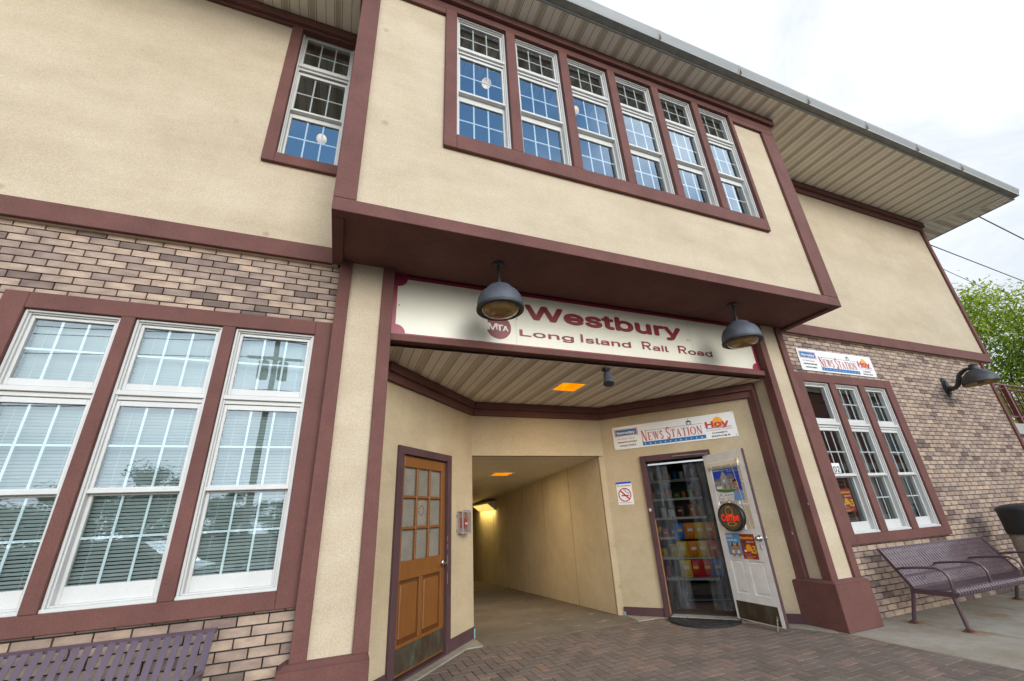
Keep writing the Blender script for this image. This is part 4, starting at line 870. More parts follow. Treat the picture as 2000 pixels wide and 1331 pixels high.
# shop name signs -------------------------------------------------------------------
def serif_text(b, s_, x, z, cap, width, y, mat, big=()):
    """hand-drawn roman capitals: thick and thin strokes with bracketed serifs"""
    G = {}
    def bar(x0, x1, z0, z1): return [(x0, z0), (x1, z0), (x1, z1), (x0, z1)]
    T_, t_, s2 = 0.15, 0.055, 0.045
    G['I'] = (0.36, [bar(0.105, 0.255, 0, 1), bar(0, 0.36, 0, s2), bar(0, 0.36, 1 - s2, 1)])
    G['N'] = (0.84, [bar(0.12, 0.12 + t_, 0, 1), bar(0.68, 0.68 + t_, 0, 1), [(0.06, 1), (0.24, 1), (0.735, 0), (0.60, 0)], bar(0.0, 0.29, 0, s2), bar(0, 0.22, 1 - s2, 1), bar(0.56, 0.85, 1 - s2, 1)])
    G['E'] = (0.66, [bar(0.08, 0.08 + T_, 0, 1), bar(0, 0.6, 0, t_), bar(0, 0.58, 1 - t_, 1), bar(0.2, 0.44, 0.5 - t_ / 2, 0.5 + t_ / 2), [(0.52, 0), (0.62, 0), (0.64, 0.25)], [(0.50, 1), (0.60, 1), (0.60, 0.77)], bar(0.41, 0.45, 0.4, 0.6)])
    G['W'] = (1.06, [[(0.08, 1), (0.25, 1), (0.40, 0), (0.33, 0)], [(0.33, 0), (0.385, 0), (0.57, 1), (0.52, 1)], [(0.44, 1), (0.61, 1), (0.77, 0), (0.70, 0)], [(0.70, 0), (0.76, 0), (0.98, 1), (0.93, 1)], bar(0, 0.33, 1 - s2, 1), bar(0.40, 0.68, 1 - s2, 1), bar(0.84, 1.06, 1 - s2, 1)])
    G['T'] = (0.70, [bar(0.275, 0.275 + T_, 0, 1), bar(0, 0.7, 1 - t_, 1), bar(0.16, 0.54, 0, s2), [(0.0, 1), (0.06, 1), (0.02, 0.74), (0, 0.74)], [(0.70, 1), (0.64, 1), (0.68, 0.74), (0.70, 0.74)]])
    G['A'] = (0.80, [[(0.09, 0), (0.145, 0), (0.40, 0.93), (0.36, 1.0)], [(0.36, 1), (0.42, 1), (0.72, 0), (0.55, 0)], bar(0.2, 0.58, 0.33, 0.33 + t_), bar(0, 0.24, 0, s2), bar(0.46, 0.80, 0, s2)])
    def arc(cx, cz, rx, rz, a0, a1, w0, w1, n=14):
        L = []
        for i in range(n):
            a = a0 + (a1 - a0) * i / n; c = a0 + (a1 - a0) * (i + 1) / n; wa = w0 + (w1 - w0) * math.sin(math.pi * i / n); wc = w0 + (w1 - w0) * math.sin(math.pi * (i + 1) / n)
            L.append([(cx + (rx + wa / 2) * math.cos(a), cz + (rz + wa / 2) * math.sin(a)), (cx + (rx + wc / 2) * math.cos(c), cz + (rz + wc / 2) * math.sin(c)), (cx + (rx - wc / 2) * math.cos(c), cz + (rz - wc / 2) * math.sin(c)), (cx + (rx - wa / 2) * math.cos(a), cz + (rz - wa / 2) * math.sin(a))])
        return L
    G['O'] = (0.84, arc(0.42, 0.5, 0.34, 0.48, math.pi / 2, 3 * math.pi / 2, 0.05, 0.15) + arc(0.42, 0.5, 0.34, 0.48, -math.pi / 2, math.pi / 2, 0.05, 0.15))
    G['S'] = (0.56, arc(0.27, 0.75, 0.185, 0.22, 0.25, math.pi * 1.42, 0.05, 0.14) + arc(0.28, 0.255, 0.20, 0.23, math.pi * 0.42, -math.pi * 0.92, 0.05, 0.14) + [[(0.16, 0.60), (0.22, 0.66), (0.42, 0.40), (0.36, 0.34)], bar(0.44, 0.475, 0.72, 0.98), bar(0.07, 0.105, 0.02, 0.3)])
    adv = []; X = 0
    for i, ch in enumerate(s_):
        if ch == ' ': X += 0.36; continue
        k = 1.42 if i in big else 1.0; adv.append((ch, X, k)); X += (G[ch][0] + 0.10) * (1.15 if i in big else 1.0)
    kx = width / (X - 0.10)
    for ch, xx, k in adv:
        dz = -0.10 * (k > 1)
        for pgn in G[ch][1]:
            P = [(x + (xx + p[0] * (1.15 if k > 1 else 1.0)) * kx, z + (p[1] * k + dz) * cap) for p in pgn]
            b.poly(P, y, mat)
def shop_sign(loc, rz, label):
    W, H = 1.835, 0.364
    o = thing('shop_sign', label, 'sign', loc, rz, 'white shop name signs')
    b = MB(M['sign_white'], WM[o]); b.box(0, W, -0.008, 0, 0, H, bev=0.002); b.build('board', o)
    b = MB([M['ink_red'], M['ink_blue'], M['ink_black'], M['ink_grey'], M['ink_orange'], M['ink_white']], WM[o]); U = lambda u: u * W; Vv = lambda v: (1 - v) * H; y = -0.0105
    b.rect(U(.020), U(.225), Vv(.43), Vv(.115), y, 0); b.rect(U(.025), U(.220), Vv(.415), Vv(.13), y - .0006, 5); b.rect(U(.028), U(.217), Vv(.40), Vv(.145), y - .0012, 1)
    b.text('Newsday', U(.042), Vv(.335), H * .145, y - .002, 5, width=U(.158), bold=.035)
    b.text('On Sale Here', U(.040), Vv(.575), H * .085, y, 0, width=U(.15), shear=.15)
    b.text('NEWSPAPERS', U(.040), Vv(.725), H * .085, y, 2, width=U(.165), bold=.022); b.text('MAGAZINES', U(.055), Vv(.875), H * .085, y, 2, width=U(.14), bold=.022)
    b.rect(U(.29), U(.755), Vv(.325), Vv(.305), y, 3)
    # little station cupola on the grey roof line
    b.rect(U(.632), U(.672), Vv(.305), Vv(.185), y - .0006, 3); b.rect(U(.645), U(.659), Vv(.29), Vv(.205), y - .0012, 5); b.poly([(U(.626), Vv(.185)), (U(.678), Vv(.185)), (U(.652), Vv(.115))], y - .0006, 2); b.rect(U(.6505), U(.6535), Vv(.115), Vv(.06), y - .0006, 2)
    serif_text(b, 'NEWS STATION', U(.250), Vv(.735), H * .335, U(.497), y - .0018, 0, big=(0, 5))
    b.rect(U(.255), U(.765), Vv(.935), Vv(.785), y, 1)
    for i, ch in enumerate('INCORPORATED'): b.text(ch, U(.277 + .0415 * i), Vv(.905), H * (.10 if i == 0 else .078), y - .001, 5, bold=.022, align='C')
    # orange sun with Hoy
    b.disc(U(.872), Vv(.535), H * .40, y, 4, 32, sx=.62, a0=0, a1=math.pi); b.rect(U(.776), U(.965), Vv(.575), Vv(.55), y - .0005, 1)
    b.text('Hoy', U(.780), Vv(.525), H * .33, y - .0016, 0, width=U(.168), bold=.045)
    b.text('EL PULSO DE TU GENTE', U(.777), Vv(.675), H * .07, y, 0, width=U(.195))
    b.text('CANDY', U(.815), Vv(.80), H * .085, y, 2, width=U(.115), bold=.022); b.text('SNACKS', U(.807), Vv(.925), H * .085, y, 2, width=U(.135), bold=.022)
    for u, v in ((.012, .06), (.988, .06), (.012, .94), (.988, .94)): b.disc(U(u), Vv(v), .006, y, 2, 10)
    b.build('lettering', o); return o
eR = (WR1 - WR0).normalized(); angR = math.atan2(eR.y, eR.x)
pR = FR @ Vector((sR(3.745, 1.877), -0.001, 2.304))
s1 = shop_sign(pR, angR, 'white News Station sign on the stucco above the open shop door')
dup(s1, (6.07, 0.018, 3.252), 0.0, 'white News Station sign on the brick above the right window')

# no smoking sign -------------------------------------------------------------------
pN = FR @ Vector((sR(3.706, 1.923), -0.001, 1.473)); o = thing('no_smoking_sign', 'white no smoking sign with blue top on the stucco left of the shop door', 'sign', pN, angR)
W, H = 0.243, 0.337
b = MB(M['sign_white'], WM[o]); b.box(0, W, -0.004, 0, 0, H, bev=0.001); b.build('plate', o)
b = MB([M['ink_royal'], M['ink_black'], M['ink_red'], M['ink_white']], WM[o]); y = -0.0065
b.rect(0, W, H * .915, H, y, 0); b.text('No Smoking', W * .08, H * .81, H * .062, y, 1, width=W * .84, bold=.015)
b.rect(W * .27, W * .70, H * .375, H * .42, y, 1); b.rect(W * .73, W * .78, H * .375, H * .42, y, 1)
pts = [(W * .76, H * .45), (W * .75, H * .52), (W * .60, H * .54), (W * .56, H * .60), (W * .46, H * .66), (W * .52, H * .71), (W * .62, H * .66)]
b.tube([(p[0], y, p[1]) for p in pts], .0035, 6, 1)
b.annulus(W * .5, H * .435, W * .355, W * .415, y - .001, 2); c45 = W * .36 * .707; b.poly([(W * .5 - c45 - .007, H * .435 + c45 - .007), (W * .5 - c45 + .007, H * .435 + c45 + .007), (W * .5 + c45 + .007, H * .435 - c45 + .007), (W * .5 + c45 - .007, H * .435 - c45 - .007)], y - .0016, 2)
b.rect(W * .08, W * .44, H * .088, H * .10, y, 1); b.rect(W * .56, W * .92, H * .088, H * .10, y, 1); b.disc(W * .5, H * .075, .006, y - .001, 1, 10); b.disc(W * .5, H * .955, .006, y - .001, 1, 10); b.build('printing', o)

# fire alarm ---------------------------------------------------------------------------
aL = math.atan2((WL1 - WL0).y, (WL1 - WL0).x)
pF = FL @ Vector((sL(1.06, 1.70), 0.0, 1.215)); o = thing('fire_alarm', 'red fire alarm pull station inside a clear cover beside the orange door', 'alarm', pF, aL)
b = MB(M['clear'], WM[o]); w_, h_ = 0.235, 0.265
b.box(0.0, w_, -0.085, -0.083, 0.0, h_); b.box(0, 0.003, -0.083, -0.001, 0, h_); b.box(w_ - 0.003, w_, -0.083, -0.001, 0, h_); b.box(0.003, w_ - 0.003, -0.083, -0.001, 0, 0.003); b.box(0.003, w_ - 0.003, -0.083, -0.001, h_ - 0.003, h_); b.build('cover', o)
pur = pm('greyish_cover_rim', (0.30, 0.27, 0.30), 0.3); b = MB(pur, WM[o]); b.ring(-0.004, w_ + 0.004, -0.004, h_ + 0.004, 0.016, -0.090, -0.076, bev=0.003); b.ring(-0.006, w_ + 0.006, -0.006, h_ + 0.006, 0.014, -0.012, 0.0, bev=0.003)
for i in range(7): b.box(0.03 + i * 0.026, 0.048 + i * 0.026, -0.09, -0.078, h_ + 0.004, h_ + 0.018)
b.box(-0.022, -0.006, -0.03, -0.005, 0.03, 0.055); b.box(-0.022, -0.006, -0.03, -0.005, 0.21, 0.235); b.box(0.12, 0.145, -0.08, -0.055, -0.03, -0.005, bev=0.004); b.build('cover_frame', o)
b = MB([M['ink_red'], M['black'], M['ink_white']], WM[o]); b.box(0.085, 0.185, -0.055, -0.001, 0.075, 0.195, 0, bev=0.004); b.box(0.105, 0.165, -0.060, -0.0555, 0.10, 0.145, 1); b.box(0.103, 0.133, -0.07, -0.0605, 0.105, 0.135, 2, bev=0.004); b.box(0.138, 0.168, -0.07, -0.0605, 0.105, 0.135, 2, bev=0.004); b.build('pull_station', o)

# recessed amber ceiling lights, tunnel wall light, floodlight -----------------------------
def can_light(loc, label, tilt=0.0):
    o = thing('ceiling_light', label, 'light', loc, 0, 'recessed amber ceiling lights'); o.rotation_euler = (tilt, 0, 0); WM[o] = Matrix.Translation(Vector(loc)) @ Matrix.Rotation(tilt, 4, 'X')
    b = MB(M['soffit'], WM[o]); b.slab([(-.215, -.215), (.215, -.215), (.215, -.175), (-.215, -.175)], -0.012, 0.0); b.slab([(-.215, .175), (.215, .175), (.215, .215), (-.215, .215)], -0.012, 0.0); b.slab([(-.215, -.175), (-.175, -.175), (-.175, .175), (-.215, .175)], -0.012, 0.0); b.slab([(.175, -.175), (.215, -.175), (.215, .175), (.175, .175)], -0.012, 0.0); b.build('frame', o)
    b = MB(M['amber_lit'], WM[o]); b.slab([(-.175, -.175), (.175, -.175), (.175, .175), (-.175, .175)], -0.006, -0.002); b.build('diffuser', o)
    ld = bpy.data.lights.new('lamp_glow', 'AREA'); ld.energy = 4; ld.color = (1.0, 0.74, 0.42); ld.size = 0.34; lo = bpy.data.objects.new('lamp_glow', ld); COL.objects.link(lo); lo.parent = o; lo.location = (0, 0, -0.02)
    return o
can_light((2.462, 0.925, ZC), 'lit square amber light in the striped entrance ceiling')
can_light((2.46, 3.80, 2.238 + tf(3.80)), 'lit square amber light in the tunnel ceiling', math.atan(TZ))
yy = 9.4; o = thing('tunnel_light', 'lit yellow wedge-shaped light high on the tunnel wall', 'light', (3.56 + TD * (yy - TY0), yy, 1.62), math.atan2(1, TD))
b = MB([M['white']], WM[o]); zt = 2.2 + tf(yy) - 1.62
b.prism([(0, 0), (0, 0)], 0, 0) if False else None
def wedge(b, a, c, mat):
    V = [(a, 0.0, zt), (a, 0.26, zt), (a, 0.26, zt - 0.05), (a, 0.02, zt - 0.24), (c, 0.0, zt), (c, 0.26, zt), (c, 0.26, zt - 0.05), (c, 0.02, zt - 0.24)]
    b.add(V, [(0, 1, 2, 3), (7, 6, 5, 4), (0, 4, 5, 1), (1, 5, 6, 2), (0, 3, 7, 4), (2, 6, 7, 3)], mat)
wedge(b, -1.0, 1.0, 0); b.build('housing', o)
b = MB(M['tube_lit'], WM[o]); V = []
for a, c in ((-0.95, -0.02), (0.02, 0.95)): b.add([(a, 0.247, zt - 0.066), (c, 0.247, zt - 0.066), (c, 0.04, zt - 0.230), (a, 0.04, zt - 0.230)], [(0, 1, 2, 3)])
b.build('lens', o)
ld = bpy.data.lights.new('tube_glow', 'AREA'); ld.energy = 4; ld.color = (1.0, 0.74, 0.26); ld.shape = 'RECTANGLE'; ld.size = 1.8; ld.size_y = 0.2; lo = bpy.data.objects.new('tube_glow', ld); COL.objects.link(lo); lo.parent = o; lo.location = (0, 0.17, zt - 0.19); lo.rotation_euler = (R(-40), 0, 0)
o = thing('spotlight', 'small grey bullet spotlight fixed behind the beam under the sign', 'light', (2.56, 0.12, 3.03))
b = MB(M['charcoal'], WM[o]); b.box(-0.04, 0.04, -0.03, 0.05, -0.03, 0.0, bev=0.004); b.box(-0.012, 0.012, -0.0, 0.03, -0.07, -0.03); b.build('bracket', o)
b = MB(M['bluegrey'], WM[o] @ Matrix.Translation((0.02, 0.02, -0.12)) @ Matrix.Rotation(R(12), 4, 'Y') @ Matrix.Rotation(R(-14), 4, 'X')); b.lathe([(0.0, 0.075), (0.045, 0.07), (0.056, 0.05), (0.06, -0.06), (0.07, -0.065), (0.068, -0.085), (0.05, -0.08), (0.0, -0.07)], (0, 0, 0), 24); b.build('head', o)

# interior globes in the waiting room ---------------------------------------------------
def globe(loc, label, top):
    o = thing('globe_lamp', label, 'lamp', loc, 0, 'lit globe lamps inside the upper windows')
    b = MB(M['globe_lit'], WM[o]); b.lathe([(0.068 * math.sin(math.pi * i / 14), -0.068 * math.cos(math.pi * i / 14)) for i in range(15)], (0, 0, 0), 20); b.build('globe', o)
    b = MB(M['charcoal'], WM[o]); b.tube([(0, 0, 0.08), (0, 0, top)], 0.008, 6); b.build('rod', o); return o
g1_ = globe((0.96, -0.30, 6.97), 'lit globe lamp behind the leftmost bay window', 0.40)
dup(g1_, (2.36, -0.30, 7.00), label='lit globe lamp at the left edge of the third bay window')
globe((-1.12, 0.9, 6.445), 'lit globe lamp behind the single window left of the bay', 1.3)

# benches ----------------------------------------------------------------------------------
def bench(loc, label):
    L = 2.44; o = thing('bench', label, 'bench', loc, 0, 'plum steel slatted benches'); T = WM[o]
    back = [(-.163, .778), (-.178, .770), (-.205, .725), (-.25, .645), (-.295, .56), (-.335, .475), (-.362, .42), (-.385, .388), (-.42, .370)]
    seat = [(-.42, .370), (-.47, .368), (-.56, .375), (-.66, .388), (-.73, .402), (-.775, .408), (-.808, .398), (-.826, .372), (-.822, .342), (-.80, .322)]
    n = 41; p = (L - 0.07) / n
    for nm, prof in (('backrest', back), ('seat', seat)):
        b = MB(M['bench'], T)
        for i in range(n + 1):
            x = 0.035 + p * i; wv = 0.0185; V = []
            for j, (y, z) in enumerate(prof):
                a = prof[max(j - 1, 0)]; c = prof[min(j + 1, len(prof) - 1)]; tx = Vector((c[0] - a[0], c[1] - a[1])).normalized(); nx = (-tx.y, tx.x) 
                nx = (-nx[0], -nx[1]) if nm == 'x' else nx; e = 0.0035
                V += [(x - wv, y, z), (x + wv, y, z), (x + wv, y - nx[0] * -e, z + nx[1] * e), (x - wv, y - nx[0] * -e, z + nx[1] * e)]
            F = []
            for j in range(len(prof) - 1):
                q = 4 * j
                for k2 in range(4): F.append((q + k2, q + (k2 + 1) % 4, q + 4 + (k2 + 1) % 4, q + 4 + k2))
            F += [(3, 2, 1, 0), tuple(4 * (len(prof) - 1) + k2 for k2 in range(4))]
            b.add(V, F)
        if nm == 'backrest': b.box(0.0, L, -0.172, -0.150, 0.755, 0.785, bev=0.004); b.box(0.02, L - 0.02, -0.335, -0.318, 0.46, 0.50)
        else: b.tube([(0.02, -0.785, 0.345), (L - 0.02, -0.785, 0.345)], 0.018, 8); b.box(0.02, L - 0.02, -0.45, -0.41, 0.335, 0.362); b.box(0.02, L - 0.02, -0.62, -0.60, 0.345, 0.372)
        b.build(nm, o)
    for x in (0.018, L - 0.018):
        b = MB(M['bench'], T); 
        for (q0, q1, hw) in (((-.16, .775), (-.395, .37), .018), ((-.375, .345), (-.80, .345), .026)):
            d = Vector((q1[0] - q0[0], q1[1] - q0[1])).normalized(); nn = (-d.y * hw, d.x * hw)
            b.add([(x - .006, q0[0] + nn[0], q0[1] + nn[1]), (x - .006, q1[0] + nn[0], q1[1] + nn[1]), (x - .006, q1[0] - nn[0], q1[1] - nn[1]), (x - .006, q0[0] - nn[0], q0[1] - nn[1]), (x + .006, q0[0] + nn[0], q0[1] + nn[1]), (x + .006, q1[0] + nn[0], q1[1] + nn[1]), (x + .006, q1[0] - nn[0], q1[1] - nn[1]), (x + .006, q0[0] - nn[0], q0[1] - nn[1])], [(0, 1, 2, 3), (7, 6, 5, 4), (0, 4, 5, 1), (1, 5, 6, 2), (2, 6, 7, 3), (3, 7, 4, 0)])
        b.build('end_frame', o)
    for x in (0.03, L - 0.03):
        for pts in ([(x, -.375, .36), (x, -.365, .30), (x, -.275, .02), (x, -.27, .0)], [(x, -.76, .36), (x, -.755, .30), (x, -.775, .02), (x, -.777, .0)]):
            b = MB(M['bench'], T); b.tube(pts, 0.021, 10); lg = b.build('leg', o)
            b = MB(M['rust'], T); yb = pts[-1][1]; b.box(x - .05, x + .05, yb - .045, yb + .045, 0.0, 0.010, bev=0.003); b.box(x - .03, x + .03, yb - .028, yb + .028, 0.010, 0.028, bev=0.006); b.build('foot_plate', lg)
    for x in (0.02, L / 3, 2 * L / 3, L - 0.02):
        b = MB(M['bench'], T); b.tube([(x, -.285, .565), (x, -.36, .580), (x, -.50, .594), (x, -.62, .602), (x, -.70, .600), (x, -.755, .572), (x, -.785, .52), (x, -.785, .45), (x, -.775, .36)], 0.0135, 10); b.build('armrest', o)
    return o
bn = bench((6.06, 0, 0), 'plum steel slatted bench against the brick under the right windows')
dup(bn, (-3.51, 0, 0), label='plum steel slatted bench below the large blind-covered windows, at the lower left corner')

# litter bin, doormat, litter -----------------------------------------------------------------
o = thing('litter_bin', 'tan stone litter bin with black domed lid beyond the bench', 'bin', (9.02, -0.57, 0))
b = MB(M['aggregate'], WM[o]); b.lathe([(0.0, 0.0), (0.27, 0.0), (0.285, 0.02), (0.285, 0.80), (0.27, 0.815), (0.0, 0.815)], (0, 0, 0), 40); b.build('body', o)
b = MB(M['black'], WM[o]); b.lathe([(0.30, 0.80), (0.305, 0.82), (0.305, 0.93), (0.31, 1.10), (0.318, 1.125), (0.31, 1.15), (0.24, 1.185), (0.12, 1.205), (0.0, 1.21)], (0, 0, 0), 40); b.lathe([(0.285, 0.80), (0.30, 0.80)], (0, 0, 0), 40); b.build('lid', o)
pm_ = FR @ Vector(((DR0 + DR1) / 2 - 0.01, -0.05, 0.0)); o = thing('doormat', 'black half-round rubber doormat at the shop threshold', 'doormat', (pm_.x, pm_.y, 0.0), angR)
b = MB([M['rubber'], M['bare_wood']], WM[o]); n = 30
pr_ = [(0.455 * math.cos(math.pi + math.pi * i / n), 0.44 * math.sin(math.pi + math.pi * i / n)) for i in range(n + 1)]
b.slab(pr_, 0.006, 0.020); 
for f_ in (0.92, 0.7, 0.45): b.tube([(p[0] * f_, p[1] * f_, 0.020) for p in pr_], 0.006, 6)
for i in range(1, 14): a = math.pi + math.pi * i / 14; b.tube([(0.2 * math.cos(a), 0.2 * math.sin(a), 0.02), (0.43 * math.cos(a), 0.415 * math.sin(a), 0.02)], 0.005, 6)
b.build('mat', o)
b = MB(M['ink_red']); b.box(6.42, 6.50, -0.60, -0.585, 0.001, 0.006); b.box(6.48, 6.52, -0.59, -0.57, 0.002, 0.007); tag(b.build('paper_scrap', top=(6.47, -0.59, 0.0)), 'tiny red paper scrap on the sidewalk by the bench', 'litter')

# posters and LED sign on the open door (leaf frame FD, viewer side is y<0) -----------------------
def sheet(name, label, cat, F, x, z): 
    p = F @ Vector((x, 0, z)); e = F.to_3x3() @ Vector((1, 0, 0)); return thing(name, label, cat, p, math.atan2(e.y, e.x))
o = sheet('house_poster', 'blue house-sale poster with a grey house and a smiling man on the open door', 'poster', FD, 0.13, 1.44); W, H = 0.445, 0.44
b = MB([M['ink_royal'], M['ink_white'], M['ink_green'], M['ink_house'], M['ink_roof'], M['ink_lawn'], M['ink_skin'], M['ink_hair'], M['ink_shirt'], M['ink_blue'], M['ink_pale'], M['ink_teal']], WM[o]); y = -0.008
b.box(0, W, y, y + .001, 0, H, 0); q = lambda *a: [(u * W, v * H) for u, v in a]
b.poly(q((0, 0), (1, 0), (1, .26), (.75, .255), (.5, .24), (.25, .25), (.1, .28), (0, .33)), y - .0006, 1)
b.poly(q((.05, .30), (.2, .265), (.5, .245), (.78, .255), (.78, .31), (.4, .34), (.1, .36)), y - .0012, 5)
b.poly(q((.02, .36), (.32, .34), (.32, .60), (.02, .58)), y - .0014, 3); b.poly(q((.02, .58), (.30, .58), (.26, .68), (.05, .66)), y - .0016, 4)
b.poly(q((.28, .33), (.52, .33), (.52, .68), (.28, .68)), y - .0018, 3); b.poly(q((.25, .67), (.55, .67), (.41, .90)), y - .002, 3); b.poly(q((.52, .32), (.80, .32), (.80, .62), (.52, .62)), y - .0018, 3); b.poly(q((.50, .62), (.82, .62), (.74, .78), (.56, .78)), y - .002, 4); b.poly(q((.5, .47), (.83, .47), (.80, .51), (.52, .51)), y - .0022, 4)
for u, v, w2, h2 in ((.34, .55, .10, .08), (.35, .36, .08, .12), (.56, .54, .07, .06), (.69, .54, .07, .06), (.56, .33, .08, .13), (.69, .36, .08, .08), (.07, .47, .06, .08), (.19, .47, .06, .08)): b.rect(u * W, (u + w2) * W, v * H, (v + h2) * H, y - .0024, 10 if v > .5 and u < .4 else 4)
b.rect(.06 * W, .27 * W, .36 * H, .44 * H, y - .0024, 1)
b.text('Ready to', W * .03, H * .895, H * .062, y - .001, 1, width=W * .33, bold=.015); b.text('BUY', W * .39, H * .895, H * .065, y - .001, 2, width=W * .17, bold=.035); b.text('or', W * .585, H * .895, H * .06, y - .001, 1, width=W * .08, bold=.015); b.text('SELL?', W * .69, H * .895, H * .065, y - .001, 2, width=W * .28, bold=.035)
b.text('www.fiverealty.com', W * .55, H * .845, H * .03, y - .001, 1, width=W * .42)
# man: hair, face, shirt
b.poly(q((.62, .0), (1.0, .0), (1.0, .22), (.93, .30), (.86, .32), (.76, .31), (.66, .24)), y - .0026, 8); b.poly(q((.76, .31), (.86, .34), (.90, .30), (.82, .20)), y - .0028, 6)
b.disc(.815 * W, .455 * H, .115 * H, y - .003, 6, 28, sx=.80); b.disc(.82 * W, .50 * H, .10 * H, y - .0027, 7, 28, sx=.98)
b.poly(q((.715, .50), (.72, .58), (.80, .615), (.90, .585), (.915, .50), (.88, .545), (.76, .545)), y - .0032, 7); b.poly(q((.77, .405), (.86, .405), (.83, .385), (.80, .385)), y - .0034, 1); b.rect(.762 * W, .79 * W, .475 * H, .487 * H, y - .0034, 7); b.rect(.845 * W, .873 * W, .475 * H, .487 * H, y - .0034, 7)
b.text('FIVE', W * .04, H * .035, H * .08, y - .001, 9, width=W * .22, bold=.005); b.poly(q((.05, .13), (.15, .20), (.25, .13), (.23, .13), (.15, .18), (.07, .13)), y - .001, 11); b.disc(.15 * W, .215 * H, .02 * H, y - .001, 11, 12)
b.text('631-697-2187', W * .30, H * .155, H * .05, y - .001, 9, width=W * .31, bold=.022); b.text('fiverealty', W * .36, H * .09, H * .04, y - .001, 11, width=W * .24); b.rect(.34 * W, .61 * W, .045 * H, .052 * H, y - .001, 9); b.build('print', o)

o = sheet('coffee_sign', 'round black LED sign with glowing red Coffee lettering on the open door', 'sign', FD, 0.325, 1.24)
b = MB(M['black'], WM[o] @ Matrix.Rotation(R(90), 4, 'X') @ Matrix.Diagonal((1.17, 1.0, 1.0, 1.0))); b.lathe([(0.0, 0.012), (0.17, 0.012), (0.176, 0.02), (0.176, 0.072), (0.170, 0.078), (0.158, 0.078), (0.156, 0.070)], (0, 0, 0), 48); b.build('housing', o)
b = MB(M['led_face'], WM[o]); b.disc(0, 0, 0.157, -0.070, 0, 48, 1.17); b.build('face', o)
b = MB([M['led_red'], M['led_amber'], M['ink_white']], WM[o]); y = -0.0725
b.text('Coffee', -0.145, -0.045, 0.115, y, 0, width=0.285, bold=-0.006)
b.annulus(0.0, 0.07, 0.052, 0.060, y + .0008, 1, 30, 1.0); 
b.rect(-0.055, -0.048, -0.06, 0.06, y + .0008, 1); b.rect(0.048, 0.055, -0.06, 0.06, y + .0008, 1); b.annulus(0.005, -0.085, 0.020, 0.026, y + .0008, 1, 30, 3.0)
for i in range(6): b.disc(-0.03 + 0.022 * (i % 3), 0.118 + 0.012 * (i // 3), 0.003, y, 2, 8)
b.build('leds', o)
b = MB(M['black'], WM[o]); b.tube([(-0.05, -0.03, 0.172), (0, -0.02, 0.21), (0.05, -0.03, 0.172)], 0.003, 6); b.build('hanging_wire', o)

def breakfast(b, W, H, y, c):       # c maps colours to slots: red, yellow, white, orange, brown, black
    b.rect(0, W, 0, H, y, c['red']); b.text('Breakfast', W * .05, H * .80, H * .13, y - .001, c['yellow'], width=W * .88, bold=.035)
    b.text('special', W * .42, H * .655, H * .10, y - .001, c['white'], width=W * .50, bold=.01)
    b.poly([(W * .10, H * .65), (W * .36, H * .65), (W * .33, H * .28), (W * .16, H * .28)], y - .001, c['brown']); b.rect(W * .07, W * .39, H * .64, H * .70, y - .0015, c['black']); b.rect(W * .155, W * .335, H * .28, H * .36, y - .0015, c['white'])
    b.disc(W * .50, H * .44, H * .145, y - .002, c['orange'], 28, 1.05); b.text('$', W * .62, H * .24, H * .22, y - .0025, c['yellow'], width=W * .13, bold=.035); b.text('3', W * .74, H * .235, H * .40, y - .0025, c['yellow'], width=W * .22, bold=.02)
    b.text('12 OZ COFFEE', W * .14, H * .17, H * .045, y - .001, c['white'], width=W * .42); b.text('BUTTER ROLL OR CAKE', W * .20, H * .09, H * .045, y - .001, c['white'], width=W * .62); b.rect(W * .2, W * .62, H * .025, H * .06, y - .001, c['orange'])
o = sheet('iced_coffee_poster', 'blue iced coffee poster with two orange cups on the open door', 'poster', FD, 0.112, 0.742); W, H = 0.224, 0.296
b = MB([M['ink_sky'], M['ink_white'], M['ink_coffee'], M['ink_brown'], M['ink_black'], M['ink_pale']], WM[o]); y = -0.007
b.box(0, W, y, y + .001, 0, H, 0); b.rect(0, W, 0, H * .12, y - .0005, 5); b.text('ICED', W * .06, H * .85, H * .11, y - .001, 1, width=W * .42, bold=.035); b.text('COFFEE', W * .08, H * .68, H * .11, y - .001, 1, width=W * .70, bold=.035)
for cx_ in (.36, .74):
    b.poly([(W * (cx_ - .11), H * .06), (W * (cx_ + .10), H * .06), (W * (cx_ + .16), H * .53), (W * (cx_ - .17), H * .53)], y - .0012, 2); b.poly([(W * (cx_ - .18), H * .53), (W * (cx_ + .17), H * .53), (W * (cx_ + .13), H * .59), (W * (cx_ - .13), H * .59)], y - .0016, 5); b.rect(W * (cx_ - .10), W * (cx_ + .09), H * .20, H * .32, y - .002, 1); b.rect(W * (cx_ + .03), W * (cx_ + .055), H * .58, H * .70, y - .002, 4); b.disc(W * cx_, H * .54, W * .10, y - .002, 3, 16, 1.0)
    b.text('ICED', W * (cx_ - .09), H * .265, H * .04, y - .0026, 2, width=W * .17)
b.build('print', o)
bc = [M['ink_dkred'], M['ink_yellow'], M['ink_white'], M['ink_orange'], M['ink_brown'], M['ink_black']]; bcm = dict(red=0, yellow=1, white=2, orange=3, brown=4, black=5)
o = sheet('breakfast_poster', 'red breakfast special $3 poster on the open door', 'poster', FD, 0.3365, 0.742); b = MB(bc, WM[o]); breakfast(b, 0.226, 0.290, -0.007, bcm); b.box(0, 0.226, -0.0066, -0.0055, 0, 0.29, 0); b.build('print', o)
o = thing('breakfast_poster', 'red breakfast special $3 poster inside the right-hand brick-side window', 'poster', (6.05, 0.100, 1.222)); b = MB(bc, WM[o]); breakfast(b, 0.29, 0.30, -0.004, bcm); b.box(0, 0.29, -0.0036, -0.002, 0, 0.30, 0); b.build('print', o)
